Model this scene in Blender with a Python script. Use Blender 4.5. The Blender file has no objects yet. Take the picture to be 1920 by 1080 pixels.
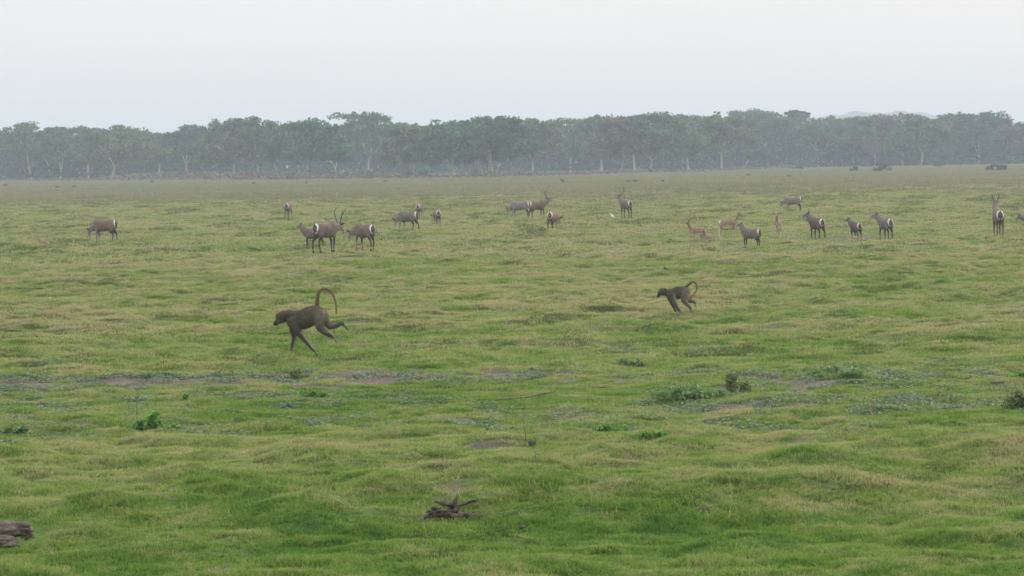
import bpy, bmesh, math, random
import numpy as np
from mathutils import Vector, Matrix, Euler

# ------------------------------------------------------------------ camera, sky, sun, exposure
S = bpy.context.scene
COL = S.collection
CAM_H = 3.5
FPX = 6831.0            # focal length in pixels of the 1920 px wide photograph
YH = 296.0              # horizon line of the photograph at its centre column
ROLL = math.radians(-0.95)
PITCH = math.atan((540 - YH) / FPX)
cam = bpy.data.cameras.new('camera')
camo = bpy.data.objects.new('camera', cam)
COL.objects.link(camo)
cam.sensor_width = 36.0
cam.lens = FPX / 1920 * 36.0
cam.clip_start = 0.5
cam.clip_end = 20000
CAM_R = Matrix.Rotation(math.pi / 2 - PITCH, 3, 'X') @ Matrix.Rotation(ROLL, 3, 'Z')
camo.matrix_world = Matrix.Translation((0, 0, CAM_H)) @ CAM_R.to_4x4()
S.camera = camo

SUN_EL = math.radians(27)
SUN_AZ = math.radians(35)      # clockwise from +Y (the view direction): ahead and to the right
W = bpy.data.worlds.new('World')
S.world = W
W.use_nodes = True
nt = W.node_tree
nt.nodes.clear()
sky = nt.nodes.new('ShaderNodeTexSky')
sky.sky_type = 'NISHITA'
sky.sun_disc = False
sky.sun_elevation = SUN_EL
sky.sun_rotation = SUN_AZ
sky.dust_density = 3.0
bg1 = nt.nodes.new('ShaderNodeBackground')
bg1.inputs[1].default_value = 0.08
nt.links.new(sky.outputs[0], bg1.inputs[0])
tc = nt.nodes.new('ShaderNodeTexCoord')
sx = nt.nodes.new('ShaderNodeSeparateXYZ')
nt.links.new(tc.outputs['Generated'], sx.inputs[0])
cr = nt.nodes.new('ShaderNodeValToRGB')          # overcast veil: pale at the horizon, brighter overhead
cr.color_ramp.elements[0].position = 0.0
cr.color_ramp.elements[0].color = (0.89, 0.865, 0.885, 1)
e = cr.color_ramp.elements.new(0.045)
e.color = (0.93, 0.90, 0.90, 1)
cr.color_ramp.elements[-1].position = 1.0
cr.color_ramp.elements[-1].color = (1.0, 1.0, 1.0, 1)
nt.links.new(sx.outputs['Z'], cr.inputs[0])
mr = nt.nodes.new('ShaderNodeMapRange')
mr.inputs['From Min'].default_value = 0.05
mr.inputs['From Max'].default_value = 1.0
mr.inputs['To Min'].default_value = 1.0
mr.inputs['To Max'].default_value = 1.9
nt.links.new(sx.outputs['Z'], mr.inputs['Value'])
bg2 = nt.nodes.new('ShaderNodeBackground')
cn = nt.nodes.new('ShaderNodeTexNoise'); cn.inputs['Scale'].default_value = 3.0; cn.inputs['Detail'].default_value = 4
cm = nt.nodes.new('ShaderNodeMapping'); cm.inputs['Scale'].default_value = (1.2, 1.2, 9)
nt.links.new(tc.outputs['Generated'], cm.inputs['Vector']); nt.links.new(cm.outputs[0], cn.inputs['Vector'])
c2_ = nt.nodes.new('ShaderNodeMapRange')            # thin uneven cloud
for i_, v_ in enumerate((.35, .65, .975, 1.02)): c2_.inputs[i_ + 1].default_value = v_
nt.links.new(cn.outputs['Fac'], c2_.inputs[0])
mu = nt.nodes.new('ShaderNodeMath'); mu.operation = 'MULTIPLY'
nt.links.new(mr.outputs[0], mu.inputs[0]); nt.links.new(c2_.outputs[0], mu.inputs[1])
nt.links.new(mu.outputs[0], bg2.inputs[1])
nt.links.new(cr.outputs[0], bg2.inputs[0])
mx = nt.nodes.new('ShaderNodeMixShader')
mx.inputs[0].default_value = 0.86
nt.links.new(bg1.outputs[0], mx.inputs[1])
nt.links.new(bg2.outputs[0], mx.inputs[2])
wo = nt.nodes.new('ShaderNodeOutputWorld')
nt.links.new(mx.outputs[0], wo.inputs[0])

sl = bpy.data.lights.new('sun', 'SUN')
sl.energy = 2.3
sl.angle = math.radians(15)
sl.color = (1.0, 0.95, 0.88)
so = bpy.data.objects.new('sun', sl)
COL.objects.link(so)
sd = Vector((math.sin(SUN_AZ) * math.cos(SUN_EL), math.cos(SUN_AZ) * math.cos(SUN_EL), math.sin(SUN_EL)))
so.rotation_euler = sd.to_track_quat('Z', 'Y').to_euler()

S.view_settings.view_transform = 'Standard'
S.view_settings.look = 'None'
S.view_settings.exposure = 0.12
S.view_settings.gamma = 1.0
S.cycles.filter_width = 1.6
S.cycles.max_bounces = 6
S.cycles.transparent_max_bounces = 8
S.cycles.volume_bounces = 0
HAZE_DENSITY = 0.00039

# ------------------------------------------------------------------ noise and terrain
def _h(ix, iy, s):
    n = (ix.astype(np.int64) * 374761393 + iy.astype(np.int64) * 668265263 + s * 974634777) & 0xffffffff
    n = ((n ^ (n >> 13)) * 1274126177) & 0xffffffff
    n = n ^ (n >> 16)
    return (n & 0xffffff) / float(0xffffff)

def vn(x, y, s):
    x = np.asarray(x, float); y = np.asarray(y, float)
    ix = np.floor(x); iy = np.floor(y)
    fx = x - ix; fy = y - iy
    fx = fx * fx * (3 - 2 * fx); fy = fy * fy * (3 - 2 * fy)
    a = _h(ix, iy, s); b = _h(ix + 1, iy, s); c = _h(ix, iy + 1, s); d = _h(ix + 1, iy + 1, s)
    return (a * (1 - fx) + b * fx) * (1 - fy) + (c * (1 - fx) + d * fx) * fy

def fbm(x, y, s, o=3):
    r = 0; a = 1; t = 0
    for k in range(o):
        r = r + a * vn(x * 2 ** k + 13.7 * k, y * 2 ** k - 7.1 * k, s + k); t += a; a *= 0.5
    return r / t

def sstep(a, b, x):
    t = np.clip((x - a) / (b - a), 0, 1)
    return t * t * (3 - 2 * t)

def flat_at(px, py):
    d = CAM_R @ Vector(((px - 960) / FPX, (540 - py) / FPX, -1))
    t = CAM_H / -d.z
    return (d.x * t, d.y * t)

# rises of the ground: x, y, radius x, radius y, height
RISES = []
for px, py, rx, ry, h in [(1416, 476, 1.9, 2.4, -.22), (1418, 489, 2.6, 2.2, .26), (1328, 482, 1.6, 2.0, .12), (1600, 464, 7, 3, .14), (1790, 880, 1.2, 1.2, .08),
                          (1880, 900, .8, 1.0, .12), (1560, 905, 1.4, 1.2, .04), (700, 925, 1.2, 1.2, .03), (1100, 590, 1.3, 2.2, .10),
                          (1880, 615, 1.6, 2.0, .12), (1300, 990, 2.5, 1.2, -.05)]:
    x, y = flat_at(px, py)
    RISES.append((x, y, rx, ry, h))

def height(x, y):
    x = np.asarray(x, float); y = np.asarray(y, float)
    far = 1 - sstep(220, 420, y)
    far2 = 1 - sstep(110, 300, y)
    calm = 1 - .65 * np.exp(-((y - 55) / 7.5) ** 2)
    z = 0.09 * (fbm(x / 14, y / 14, 3, 2) - .5) * 2
    z = z + (0.085 - .052 * sstep(52, 42, y)) * (fbm(x / 3.1, y / 3.1, 11, 2) - .5) * 2 * (0.35 + 0.65 * far) * calm
    r = fbm(x / 1.05, y / 1.05, 23, 2)
    z = z + 0.105 * (sstep(.42, .78, r) - .35) * far * calm
    z = z + 0.03 * (vn(x / .40, y / .40, 31) - .5) * 2 * far2
    wob = 1.6 * (fbm(x / 4.0, y / 9.0, 41, 2) - .5)
    s = sstep(34.2, 36.6, y + wob) * (1 - sstep(38, 47, y))
    z = z + 0.20 * s
    # an old, dry drainage line
    dip = np.exp(-((y - 147 - x * .10 + 4 * (fbm(x / 9, x * 0, 5, 2) - .5)) / 4.0) ** 2) * sstep(4, 14, x)
    z = z - 0.16 * dip
    for (a, b, rx, ry, h) in RISES:
        z = z + h * np.exp(-((x - a) / rx) ** 2 - ((y - b) / ry) ** 2)
    return z

def at(px, py, lift=0.0):
    """the point of the ground seen at this pixel of the photograph"""
    d = CAM_R @ Vector(((px - 960) / FPX, (540 - py) / FPX, -1))
    t0 = CAM_H / -d.z
    ts = t0 * np.linspace(.72, 1.25, 1400)
    gap = (CAM_H + d.z * ts) - height(d.x * ts, d.y * ts)
    k = np.argmax(gap < 0)
    if gap[k] < 0 and k > 0:            # first place where the line of sight meets the ground
        a, b = ts[k - 1], ts[k]
        t = a + (b - a) * gap[k - 1] / (gap[k - 1] - gap[k])
    else: t = t0
    x, y = d.x * t, d.y * t
    return Vector((x, y, float(height(x, y)) + lift))

# ground cover: bare earth patches as seen in the photograph (px, py, half w px, half h px, strength)
DIRT = [(60, 719, 280, 13, 1), (330, 722, 320, 13, 1), (600, 716, 230, 11, 1), (760, 702, 280, 12, 1), (1050, 712, 160, 5, .7), (480, 743, 70, 8, .9), (1480, 713, 90, 20, .95), (1400, 762, 170, 9, 1),
        (1250, 758, 60, 5, .8), (1700, 748, 90, 7, .8), (600, 797, 160, 9, .75), (860, 790, 90, 9, .85), (1225, 857, 75, 7, .8), (935, 866, 50, 8, .8),
        (1150, 940, 60, 7, .7), (1890, 994, 28, 7, .9), (410, 1066, 40, 9, .9), (840, 960, 50, 9, .5), (1240, 800, 70, 5, .6), (1290, 694, 90, 6, .6),
        (1030, 728, 80, 8, .6), (1800, 690, 150, 6, .5), (100, 812, 120, 8, .5), (330, 812, 60, 8, .7),
        (1600, 449, 170, 7, .8), (1190, 436, 50, 4, .7), (270, 448, 60, 2, .7), (760, 452, 70, 3, .6), (1150, 352, 260, 5, .5), (1330, 380, 120, 2, .5),
        (1500, 856, 30, 6, .6), (1340, 845, 40, 7, .6)]
HERB = [(200, 712, 260, 5), (560, 710, 220, 6), (880, 705, 150, 9), (900, 790, 220, 14), (1330, 740, 160, 12), (420, 700, 60, 8), (120, 690, 60, 6), (1320, 697, 120, 9), (1560, 695, 90, 8), (1020, 790, 150, 18), (1450, 750, 230, 14), (1750, 752, 190, 20),
        (1210, 800, 130, 14), (620, 790, 130, 12), (60, 808, 90, 14), (300, 805, 90, 14), (1700, 705, 200, 10), (500, 690, 30, 5), (1370, 810, 150, 14),
        (220, 655, 60, 6), (1280, 660, 120, 6), (750, 750, 70, 8), (560, 700, 40, 12)]
def ell(px, py, w, h):
    x, y = flat_at(px, py)
    x0, y0 = flat_at(px, py - h); x1, y1 = flat_at(px, py + h)
    return x, (y0 + y1) / 2, w * y / FPX, abs(y0 - y1) / 2
DIRT_W = [ell(*d[:4]) + (d[4],) for d in DIRT]
HERB_W = [ell(*d) for d in HERB]

def dirt_mask(x, y):
    x = np.asarray(x, float); y = np.asarray(y, float)
    m = np.zeros(x.shape)
    n = fbm(x / .9, y / 1.8, 71, 3) - .5
    n2 = fbm(x / .35, y / .6, 77, 2) - .5
    for (a, b, rx, ry, s) in DIRT_W:
        q = ((x - a) / rx) ** 2 + ((y - b) / ry) ** 2
        m = np.maximum(m, s * sstep(1.35, .45, q + 1.5 * n + 1.0 * n2))
    m = np.maximum(m, .75 * sstep(.70, .80, fbm(x / 1.6, y / 2.6, 91, 3)) * (y < 300) * (y > 46))
    return m

def herb_mask(x, y):
    m = .5 * sstep(.47, .60, fbm(x / 2.6, y / 2.0, 175, 3)) * sstep(43.5, 46, y) * sstep(63, 58, y)
    n = fbm(x / .8, y / 1.4, 171, 3) - .5
    for (a, b, rx, ry) in HERB_W:
        q = ((x - a) / rx) ** 2 + ((y - b) / ry) ** 2
        m = np.maximum(m, sstep(1.3, .4, q + 2.2 * n))
    return m

# ------------------------------------------------------------------ materials
def new_mat(name, rough=.85, spec=.2):
    m = bpy.data.materials.new(name)
    m.use_nodes = True
    b = m.node_tree.nodes['Principled BSDF']
    b.inputs['Roughness'].default_value = rough
    b.inputs['Specular IOR Level'].default_value = spec
    return m, m.node_tree, b

def nnoise(t, scale, detail=3, rough=.55, vec=None):
    n = t.nodes.new('ShaderNodeTexNoise')
    n.inputs['Scale'].default_value = scale
    n.inputs['Detail'].default_value = detail
    n.inputs['Roughness'].default_value = rough
    if vec is not None: t.links.new(vec, n.inputs['Vector'])
    return n.outputs['Fac']

def ramp(t, fac, stops):
    r = t.nodes.new('ShaderNodeValToRGB')
    el = r.color_ramp.elements
    while len(el) < len(stops): el.new(.5)
    for e, (p, c) in zip(el, stops):
        e.position = p; e.color = (*c, 1)
    t.links.new(fac, r.inputs[0])
    return r.outputs[0]

def mixc(t, fac, a, b, mode='MIX'):
    m = t.nodes.new('ShaderNodeMix'); m.data_type = 'RGBA'; m.blend_type = mode
    for i, v in ((0, fac), (6, a), (7, b)):
        if isinstance(v, (int, float)): m.inputs[i].default_value = v
        elif isinstance(v, tuple): m.inputs[i].default_value = (*v, 1)
        else: t.links.new(v, m.inputs[i])
    return m.outputs[2]

def mapr(t, v, a, b, c=0., d=1.):
    m = t.nodes.new('ShaderNodeMapRange')
    for i, k in enumerate((a, b, c, d)): m.inputs[i + 1].default_value = k
    t.links.new(v, m.inputs[0])
    return m.outputs[0]

def math_(t, op, a, b):
    m = t.nodes.new('ShaderNodeMath'); m.operation = op
    for i, v in enumerate((a, b)):
        if isinstance(v, (int, float)): m.inputs[i].default_value = v
        else: t.links.new(v, m.inputs[i])
    return m.outputs[0]

def attr(t, name, inst=False):
    a = t.nodes.new('ShaderNodeAttribute')
    a.attribute_name = name
    a.attribute_type = 'INSTANCER' if inst else 'GEOMETRY'
    return a

G_LUSH = (.088, .198, .025); G_GREEN = (.180, .285, .050); G_OLIVE = (.295, .338, .116); G_DRY = (.44, .385, .22)

def turf_colour(t, pos):
    """colour of the turf at a place: lush, ordinary or dry growth, in patches"""
    big = nnoise(t, .16, 3, .6, pos)
    mid = nnoise(t, .9, 3, .6, pos)
    small = nnoise(t, 3.5, 3, .6, pos)
    a = math_(t, 'MULTIPLY', big, .36); b = math_(t, 'MULTIPLY', mid, .44); c = math_(t, 'MULTIPLY', small, .3)
    s = math_(t, 'ADD', math_(t, 'ADD', a, b), c)
    sp = t.nodes.new('ShaderNodeSeparateXYZ'); t.links.new(pos, sp.inputs[0])
    s = math_(t, 'ADD', s, mapr(t, nnoise(t, 13, 3, .7, pos), .25, .75, -.085, .085))
    k = mapr(t, sp.outputs['Y'], 33, 85, -.040, .062)       # the sward is drier away from the near hollow
    s = math_(t, 'ADD', s, k)
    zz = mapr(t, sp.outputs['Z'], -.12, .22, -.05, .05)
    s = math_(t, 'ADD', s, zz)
    return ramp(t, s, [(.39, G_LUSH), (.50, G_GREEN), (.59, G_OLIVE), (.70, G_DRY)]), sp

# ground
m_ground, t, b = new_mat('ground_turf', .95, .1)
geo = t.nodes.new('ShaderNodeNewGeometry')
pos = geo.outputs['Position']
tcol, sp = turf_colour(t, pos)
mp = t.nodes.new('ShaderNodeMapping'); mp.inputs['Scale'].default_value = (1, .35, 1)
t.links.new(pos, mp.inputs['Vector'])
fine = nnoise(t, 5, 4, .7, pos)
dark = mixc(t, mapr(t, fine, .35, .65), (.24, .30, .24), (.50, .53, .48))
under = mixc(t, 1.0, tcol, dark, 'MULTIPLY')
streak = nnoise(t, .35, 4, .65, mp.outputs[0])
tcol2 = mixc(t, mapr(t, streak, .50, .68, 0, .55), under, (.10, .135, .05))
soil = ramp(t, nnoise(t, 2.2, 5, .7, pos), [(.3, (.070, .060, .047)), (.5, (.112, .096, .076)), (.7, (.175, .155, .125))])
d = attr(t, 'dirt')
c1 = mixc(t, d.outputs['Fac'], tcol2, soil)
# far off the sward thins to greyish brown trampled earth
farn = nnoise(t, .02, 3, .6, mp.outputs[0])
yy = math_(t, 'ADD', sp.outputs['Y'], mapr(t, farn, .3, .7, -110, 110))
fk = mapr(t, yy, 220, 470, 0, .9)
fcol = ramp(t, nnoise(t, .12, 4, .65, mp.outputs[0]), [(.32, (.070, .080, .036)), (.5, (.098, .100, .050)), (.68, (.130, .122, .070))])
c2 = mixc(t, fk, c1, fcol)
t.links.new(c2, b.inputs['Base Color'])
bp = t.nodes.new('ShaderNodeBump'); bp.inputs['Strength'].default_value = .7; bp.inputs['Distance'].default_value = .05
t.links.new(nnoise(t, 9, 5, .7, pos), bp.inputs['Height'])
t.links.new(bp.outputs[0], b.inputs['Normal'])

def leafy(name, colour_fn, trans=.3, rough=.7):
    """thin leaf material: diffuse + a little light through it"""
    m = bpy.data.materials.new(name); m.use_nodes = True
    t = m.node_tree; t.nodes.clear()
    c = colour_fn(t)
    p = t.nodes.new('ShaderNodeBsdfPrincipled')
    p.inputs['Roughness'].default_value = rough
    p.inputs['Specular IOR Level'].default_value = .15
    tr = t.nodes.new('ShaderNodeBsdfTranslucent')
    mx = t.nodes.new('ShaderNodeMixShader'); mx.inputs[0].default_value = trans
    t.links.new(c, p.inputs['Base Color']); t.links.new(c, tr.inputs['Color'])
    t.links.new(p.outputs[0], mx.inputs[1]); t.links.new(tr.outputs[0], mx.inputs[2])
    o = t.nodes.new('ShaderNodeOutputMaterial'); t.links.new(mx.outputs[0], o.inputs[0])
    return m

def _grass_col(t):
    geo = t.nodes.new('ShaderNodeNewGeometry')
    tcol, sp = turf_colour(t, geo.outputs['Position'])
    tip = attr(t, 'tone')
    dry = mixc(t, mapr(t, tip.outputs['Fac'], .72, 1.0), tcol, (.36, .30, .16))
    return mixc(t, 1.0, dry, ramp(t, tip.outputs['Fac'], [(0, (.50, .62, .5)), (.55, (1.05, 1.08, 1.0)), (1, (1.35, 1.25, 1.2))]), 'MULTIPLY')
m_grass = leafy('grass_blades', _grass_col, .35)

def _tuss_col(t):
    geo = t.nodes.new('ShaderNodeNewGeometry')
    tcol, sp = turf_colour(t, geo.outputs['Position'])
    tip = attr(t, 'tone')
    a = mixc(t, 1.0, mixc(t, .35, tcol, (.10, .15, .03)), (.54, .60, .50), 'MULTIPLY')
    return mixc(t, mapr(t, tip.outputs['Fac'], .6, 1.0, 0, .7), a, (.34, .29, .15))
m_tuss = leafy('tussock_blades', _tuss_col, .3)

def _straw_col(t):
    return ramp(t, attr(t, 'tone').outputs['Fac'], [(.2, (.24, .24, .10)), (.8, (.46, .40, .24))])
m_straw = leafy('straw_stems', _straw_col, .3)

def _far_col(t):
    geo = t.nodes.new('ShaderNodeNewGeometry')
    mp = t.nodes.new('ShaderNodeMapping'); mp.inputs['Scale'].default_value = (1, .3, 1)
    t.links.new(geo.outputs['Position'], mp.inputs['Vector'])
    return ramp(t, nnoise(t, .03, 4, .65, mp.outputs[0]), [(.36, (.21, .225, .095)), (.52, (.25, .235, .130)), (.66, (.28, .24, .160))])
m_farg = leafy('far_dry_grass', _far_col, .3)

def _weed_col(t):
    tip = attr(t, 'tone')
    return ramp(t, tip.outputs['Fac'], [(0, (.07, .12, .05)), (.6, (.125, .18, .10)), (1, (.20, .26, .175))])
m_weed = leafy('grey_weed_leaves', _weed_col, .15, .55)

def simple(name, stops, scale=3., rough=.9, spec=.15, bump=.0, obj=True, zs=1.0):
    m, t, b = new_mat(name, rough, spec)
    tc = t.nodes.new('ShaderNodeTexCoord')
    mp = t.nodes.new('ShaderNodeMapping'); mp.inputs['Scale'].default_value = (1, 1, zs)
    t.links.new(tc.outputs['Object'], mp.inputs['Vector'])
    n = nnoise(t, scale, 5, .65, mp.outputs[0])
    t.links.new(ramp(t, n, stops), b.inputs['Base Color'])
    if bump:
        bp = t.nodes.new('ShaderNodeBump'); bp.inputs['Strength'].default_value = 1; bp.inputs['Distance'].default_value = bump
        t.links.new(n, bp.inputs['Height']); t.links.new(bp.outputs[0], b.inputs['Normal'])
    return m

m_bark = simple('pale_fever_tree_bark', [(.3, (.36, .37, .23)), (.6, (.56, .55, .38)), (.8, (.66, .64, .50))], 1.2, zs=.3)
m_bark2 = simple('grey_bark', [(.3, (.19, .17, .14)), (.7, (.33, .30, .26))], 1.2, zs=.3)
m_wood = simple('weathered_wood', [(.3, (.040, .031, .024)), (.5, (.13, .105, .085)), (.70, (.30, .26, .22))], 11, zs=3.5, bump=.02)
m_stick = simple('dry_stick', [(.3, (.10, .075, .055)), (.7, (.24, .19, .14))], 10, bump=.003)
m_horn = simple('dark_horn', [(.3, (.035, .03, .028)), (.7, (.08, .07, .06))], 25, .5, .4)
m_dung = simple('dark_clod', [(.3, (.05, .042, .036)), (.7, (.14, .115, .10))], 25, bump=.01)
m_white = simple('white_feathers', [(.3, (.78, .78, .76)), (.7, (.9, .9, .88))], 25)
m_beak = simple('yellow_beak', [(.3, (.5, .33, .06)), (.7, (.6, .4, .08))], 25)
m_rust = simple('rusty_feathers', [(.3, (.16, .07, .04)), (.7, (.26, .12, .06))], 30)
m_eye = simple('dark_eye', [(.3, (.01, .008, .006)), (.7, (.02, .015, .01))], 5, .2, .5)

def coat(name, spec=.15, amt=.35):
    m, t, b = new_mat(name, .9, spec)
    a = attr(t, 'coat')
    tc = t.nodes.new('ShaderNodeTexCoord')
    n = nnoise(t, 14, 5, .75, tc.outputs['Object'])
    v = ramp(t, n, [(.25, (1 - amt,) * 3), (.75, (1 + amt,) * 3)])
    t.links.new(mixc(t, 1.0, a.outputs['Color'], v, 'MULTIPLY'), b.inputs['Base Color'])
    bp = t.nodes.new('ShaderNodeBump'); bp.inputs['Strength'].default_value = .6; bp.inputs['Distance'].default_value = .012
    t.links.new(n, bp.inputs['Height']); t.links.new(bp.outputs[0], b.inputs['Normal'])
    return m
m_coat = coat('animal_coat')

def crown_mat(name, lo, mid, hi, trans=.18):
    def f(t):
        geo = t.nodes.new('ShaderNodeNewGeometry')
        tip = attr(t, 'tone')
        n = nnoise(t, .22, 3, .6, geo.outputs['Position'])
        s = math_(t, 'ADD', math_(t, 'MULTIPLY', n, .6), math_(t, 'MULTIPLY', tip.outputs['Fac'], .4))
        return ramp(t, s, [(.3, lo), (.5, mid), (.72, hi)])
    return leafy(name, f, trans)
CROWN = {
    'dark': crown_mat('dark_green_foliage', (.018, .058, .034), (.036, .100, .056), (.080, .165, .085), .25),
    'green': crown_mat('green_foliage', (.028, .085, .042), (.062, .148, .072), (.14, .235, .11), .25),
    'olive': crown_mat('olive_foliage', (.045, .085, .032), (.098, .145, .062), (.20, .230, .11), .25),
    'mauve': crown_mat('bare_twigs', (.080, .072, .060), (.135, .118, .100), (.19, .165, .14), .05),
}
m_scrub = crown_mat('dry_scrub', (.10, .085, .075), (.165, .14, .12), (.24, .205, .17), .1)
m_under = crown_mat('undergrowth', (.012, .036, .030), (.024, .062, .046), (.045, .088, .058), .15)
m_bushd = crown_mat('dark_bush_leaves', (.035, .048, .026), (.060, .078, .042), (.11, .125, .07), .15)

# ------------------------------------------------------------------ mesh helpers
def tag(o, label=None, cat=None, group=None, kind=None):
    if label: o['label'] = label
    if cat: o['category'] = cat
    if group: o['group'] = group
    if kind: o['kind'] = kind
    return o

def mesh_obj(name, V, F, mat, parent=None, tone=None, smooth=True, attrs=None):
    me = bpy.data.meshes.new(name)
    V = np.asarray(V, np.float32).reshape(-1, 3)
    me.vertices.add(len(V)); me.vertices.foreach_set('co', V.ravel())
    if isinstance(F, np.ndarray):
        k = F.shape[1]; nf = len(F)
        me.loops.add(nf * k); me.loops.foreach_set('vertex_index', F.astype(np.int32).ravel())
        me.polygons.add(nf); me.polygons.foreach_set('loop_start', np.arange(nf, dtype=np.int32) * k)
        me.polygons.foreach_set('loop_total', np.full(nf, k, np.int32))
        me.update(calc_edges=True)
    elif F:
        idx = [i for f in F for i in f]
        me.loops.add(len(idx)); me.loops.foreach_set('vertex_index', idx)
        me.polygons.add(len(F))
        st = np.cumsum([0] + [len(f) for f in F])[:-1].astype(np.int32)
        me.polygons.foreach_set('loop_start', st)
        me.polygons.foreach_set('loop_total', np.array([len(f) for f in F], np.int32))
        me.update(calc_edges=True)
    if tone is not None:
        a = me.attributes.new('tone', 'FLOAT', 'POINT'); a.data.foreach_set('value', np.asarray(tone, np.float32))
    for k, (ty, fld, val) in (attrs or {}).items():
        a = me.attributes.new(k, ty, 'POINT'); a.data.foreach_set(fld, np.asarray(val, np.float32).ravel())
    me.materials.append(mat)
    if smooth and len(me.polygons): me.polygons.foreach_set('use_smooth', [True] * len(me.polygons))
    o = bpy.data.objects.new(name, me)
    COL.objects.link(o)
    if parent: o.parent = parent
    return o

def empty(name, loc, rz=0, sc=1):
    o = bpy.data.objects.new(name, None)
    COL.objects.link(o)
    o.location = loc; o.rotation_euler = (0, 0, rz); o.scale = (sc, sc, sc)
    o.empty_display_size = .2
    return o

def catmull(P, n):
    P = np.asarray(P, float)
    Q = np.vstack([2 * P[0] - P[1], P, 2 * P[-1] - P[-2]])
    out = []
    for i in range(len(P) - 1):
        a, b, c, d = Q[i:i + 4]
        for k in range(n):
            t = k / n
            out.append(.5 * (2 * b + (c - a) * t + (2 * a - 5 * b + 4 * c - d) * t * t + (3 * b - a - 3 * c + d) * t ** 3))
    out.append(P[-1])
    return np.array(out)

class MB:
    """collects shapes; build() links them as one mesh"""
    def __init__(s): s.V = []; s.F = []; s.n = 0
    def add(s, V, F):
        s.V.append(np.asarray(V, float)); s.F += [tuple(i + s.n for i in f) for f in F]; s.n += len(V)
    def tube(s, pts, sub=4, seg=10, side=(0, 1, 0), cap=True):
        """pts: x,y,z,half-width (along side),half-height; rounded ends"""
        P = np.array([p if len(p) == 5 else (*p, p[3]) for p in pts], float)
        C = catmull(P, sub) if sub > 1 else P
        C[:, 3:] = np.maximum(C[:, 3:], 1e-4)
        T = np.gradient(C[:, :3], axis=0); T /= np.linalg.norm(T, axis=1)[:, None] + 1e-9
        if cap:
            a, b = C[0].copy(), C[-1].copy()
            pre = []; post = []
            for k in (.35, .75, .97):
                q = a.copy(); q[:3] -= T[0] * min(a[3], a[4]) * k * .9; q[3:] *= math.sqrt(1 - k * k); pre.append(q)
                q = b.copy(); q[:3] += T[-1] * min(b[3], b[4]) * k * .9; q[3:] *= math.sqrt(1 - k * k); post.append(q)
            C = np.vstack([pre[::-1], C, post]); T = np.vstack([[T[0]] * 3, T, [T[-1]] * 3])
        sd = np.array(side, float)
        V = []
        for c, t in zip(C, T):
            u = sd - t * sd.dot(t)
            if np.linalg.norm(u) < .05: u = np.array((1., 0, 0)) - t * t[0]
            u /= np.linalg.norm(u); w = np.cross(t, u)
            for k in range(seg):
                a = 2 * math.pi * k / seg
                V.append(c[:3] + u * c[3] * math.cos(a) + w * c[4] * math.sin(a))
        n = len(C); F = []
        for i in range(n - 1):
            for k in range(seg):
                k2 = (k + 1) % seg
                F.append((i * seg + k, i * seg + k2, (i + 1) * seg + k2, (i + 1) * seg + k))
        F.append(tuple(range(seg))[::-1]); F.append(tuple((n - 1) * seg + k for k in range(seg)))
        s.add(V, F)
    def build(s, name, mat, parent=None, **k):
        return mesh_obj(name, np.vstack(s.V), s.F, mat, parent, **k)

def fused(mb, name, mat, parent, voxel, colour, smooth=4):
    """join overlapping closed shapes into one continuous skin, then colour its coat by place on the body"""
    tmp = mb.build(name, mat)
    r = tmp.modifiers.new('r', 'REMESH'); r.mode = 'VOXEL'; r.voxel_size = voxel
    if smooth:
        sm = tmp.modifiers.new('s', 'SMOOTH'); sm.iterations = smooth; sm.factor = .5
    dg = bpy.context.evaluated_depsgraph_get()
    dg.update()
    me = bpy.data.meshes.new_from_object(tmp.evaluated_get(dg))
    old = tmp.data
    tmp.modifiers.clear()
    tmp.data = me
    bpy.data.meshes.remove(old)
    me.name = name
    if not me.materials: me.materials.append(mat)
    V = np.empty(len(me.vertices) * 3); me.vertices.foreach_get('co', V); V = V.reshape(-1, 3)
    N = np.empty(len(me.vertices) * 3); me.vertices.foreach_get('normal', N); N = N.reshape(-1, 3)
    c = np.ones((len(V), 4)); c[:, :3] = colour(V, N)
    a = me.attributes.new('coat', 'FLOAT_COLOR', 'POINT'); a.data.foreach_set('color', c.astype(np.float32).ravel())
    me.polygons.foreach_set('use_smooth', [True] * len(me.polygons))
    tmp.parent = parent
    return tmp, V, N, c

def coated(o, rgb):
    me = o.data
    c = np.ones((len(me.vertices), 4), np.float32); c[:, :3] = rgb
    a = me.attributes.new('coat', 'FLOAT_COLOR', 'POINT'); a.data.foreach_set('color', c.ravel())
    return o

def leaf_quads(rng, C, R, n, size, flat=1.0, up=0.0):
    """n small leaf clumps spread through ellipsoids centred at C with radii R; returns V,F,tone"""
    k = rng.integers(0, len(C), n)
    d = rng.normal(size=(n, 3)); d /= np.linalg.norm(d, axis=1)[:, None]
    rr = rng.random(n) ** .45
    P = C[k] + d * R[k] * rr[:, None]
    a = rng.normal(size=(n, 3)); a[:, 2] *= flat
    a /= np.linalg.norm(a, axis=1)[:, None]
    b = rng.normal(size=(n, 3)); b[:, 2] *= flat
    b -= a * (a * b).sum(1)[:, None]; b /= np.linalg.norm(b, axis=1)[:, None]
    s = size * (.55 + .9 * rng.random(n))[:, None]
    w = s * (.45 + .4 * rng.random(n)[:, None])
    V = np.stack([P - a * s, P + b * w - a * s * .2, P + a * s, P - b * w + a * s * .1], 1).reshape(-1, 3)
    F = np.arange(4 * n).reshape(-1, 4)
    tone = np.repeat(np.clip(.5 + .22 * rng.normal(size=n), 0, 1), 4)
    return V, F, tone

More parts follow.
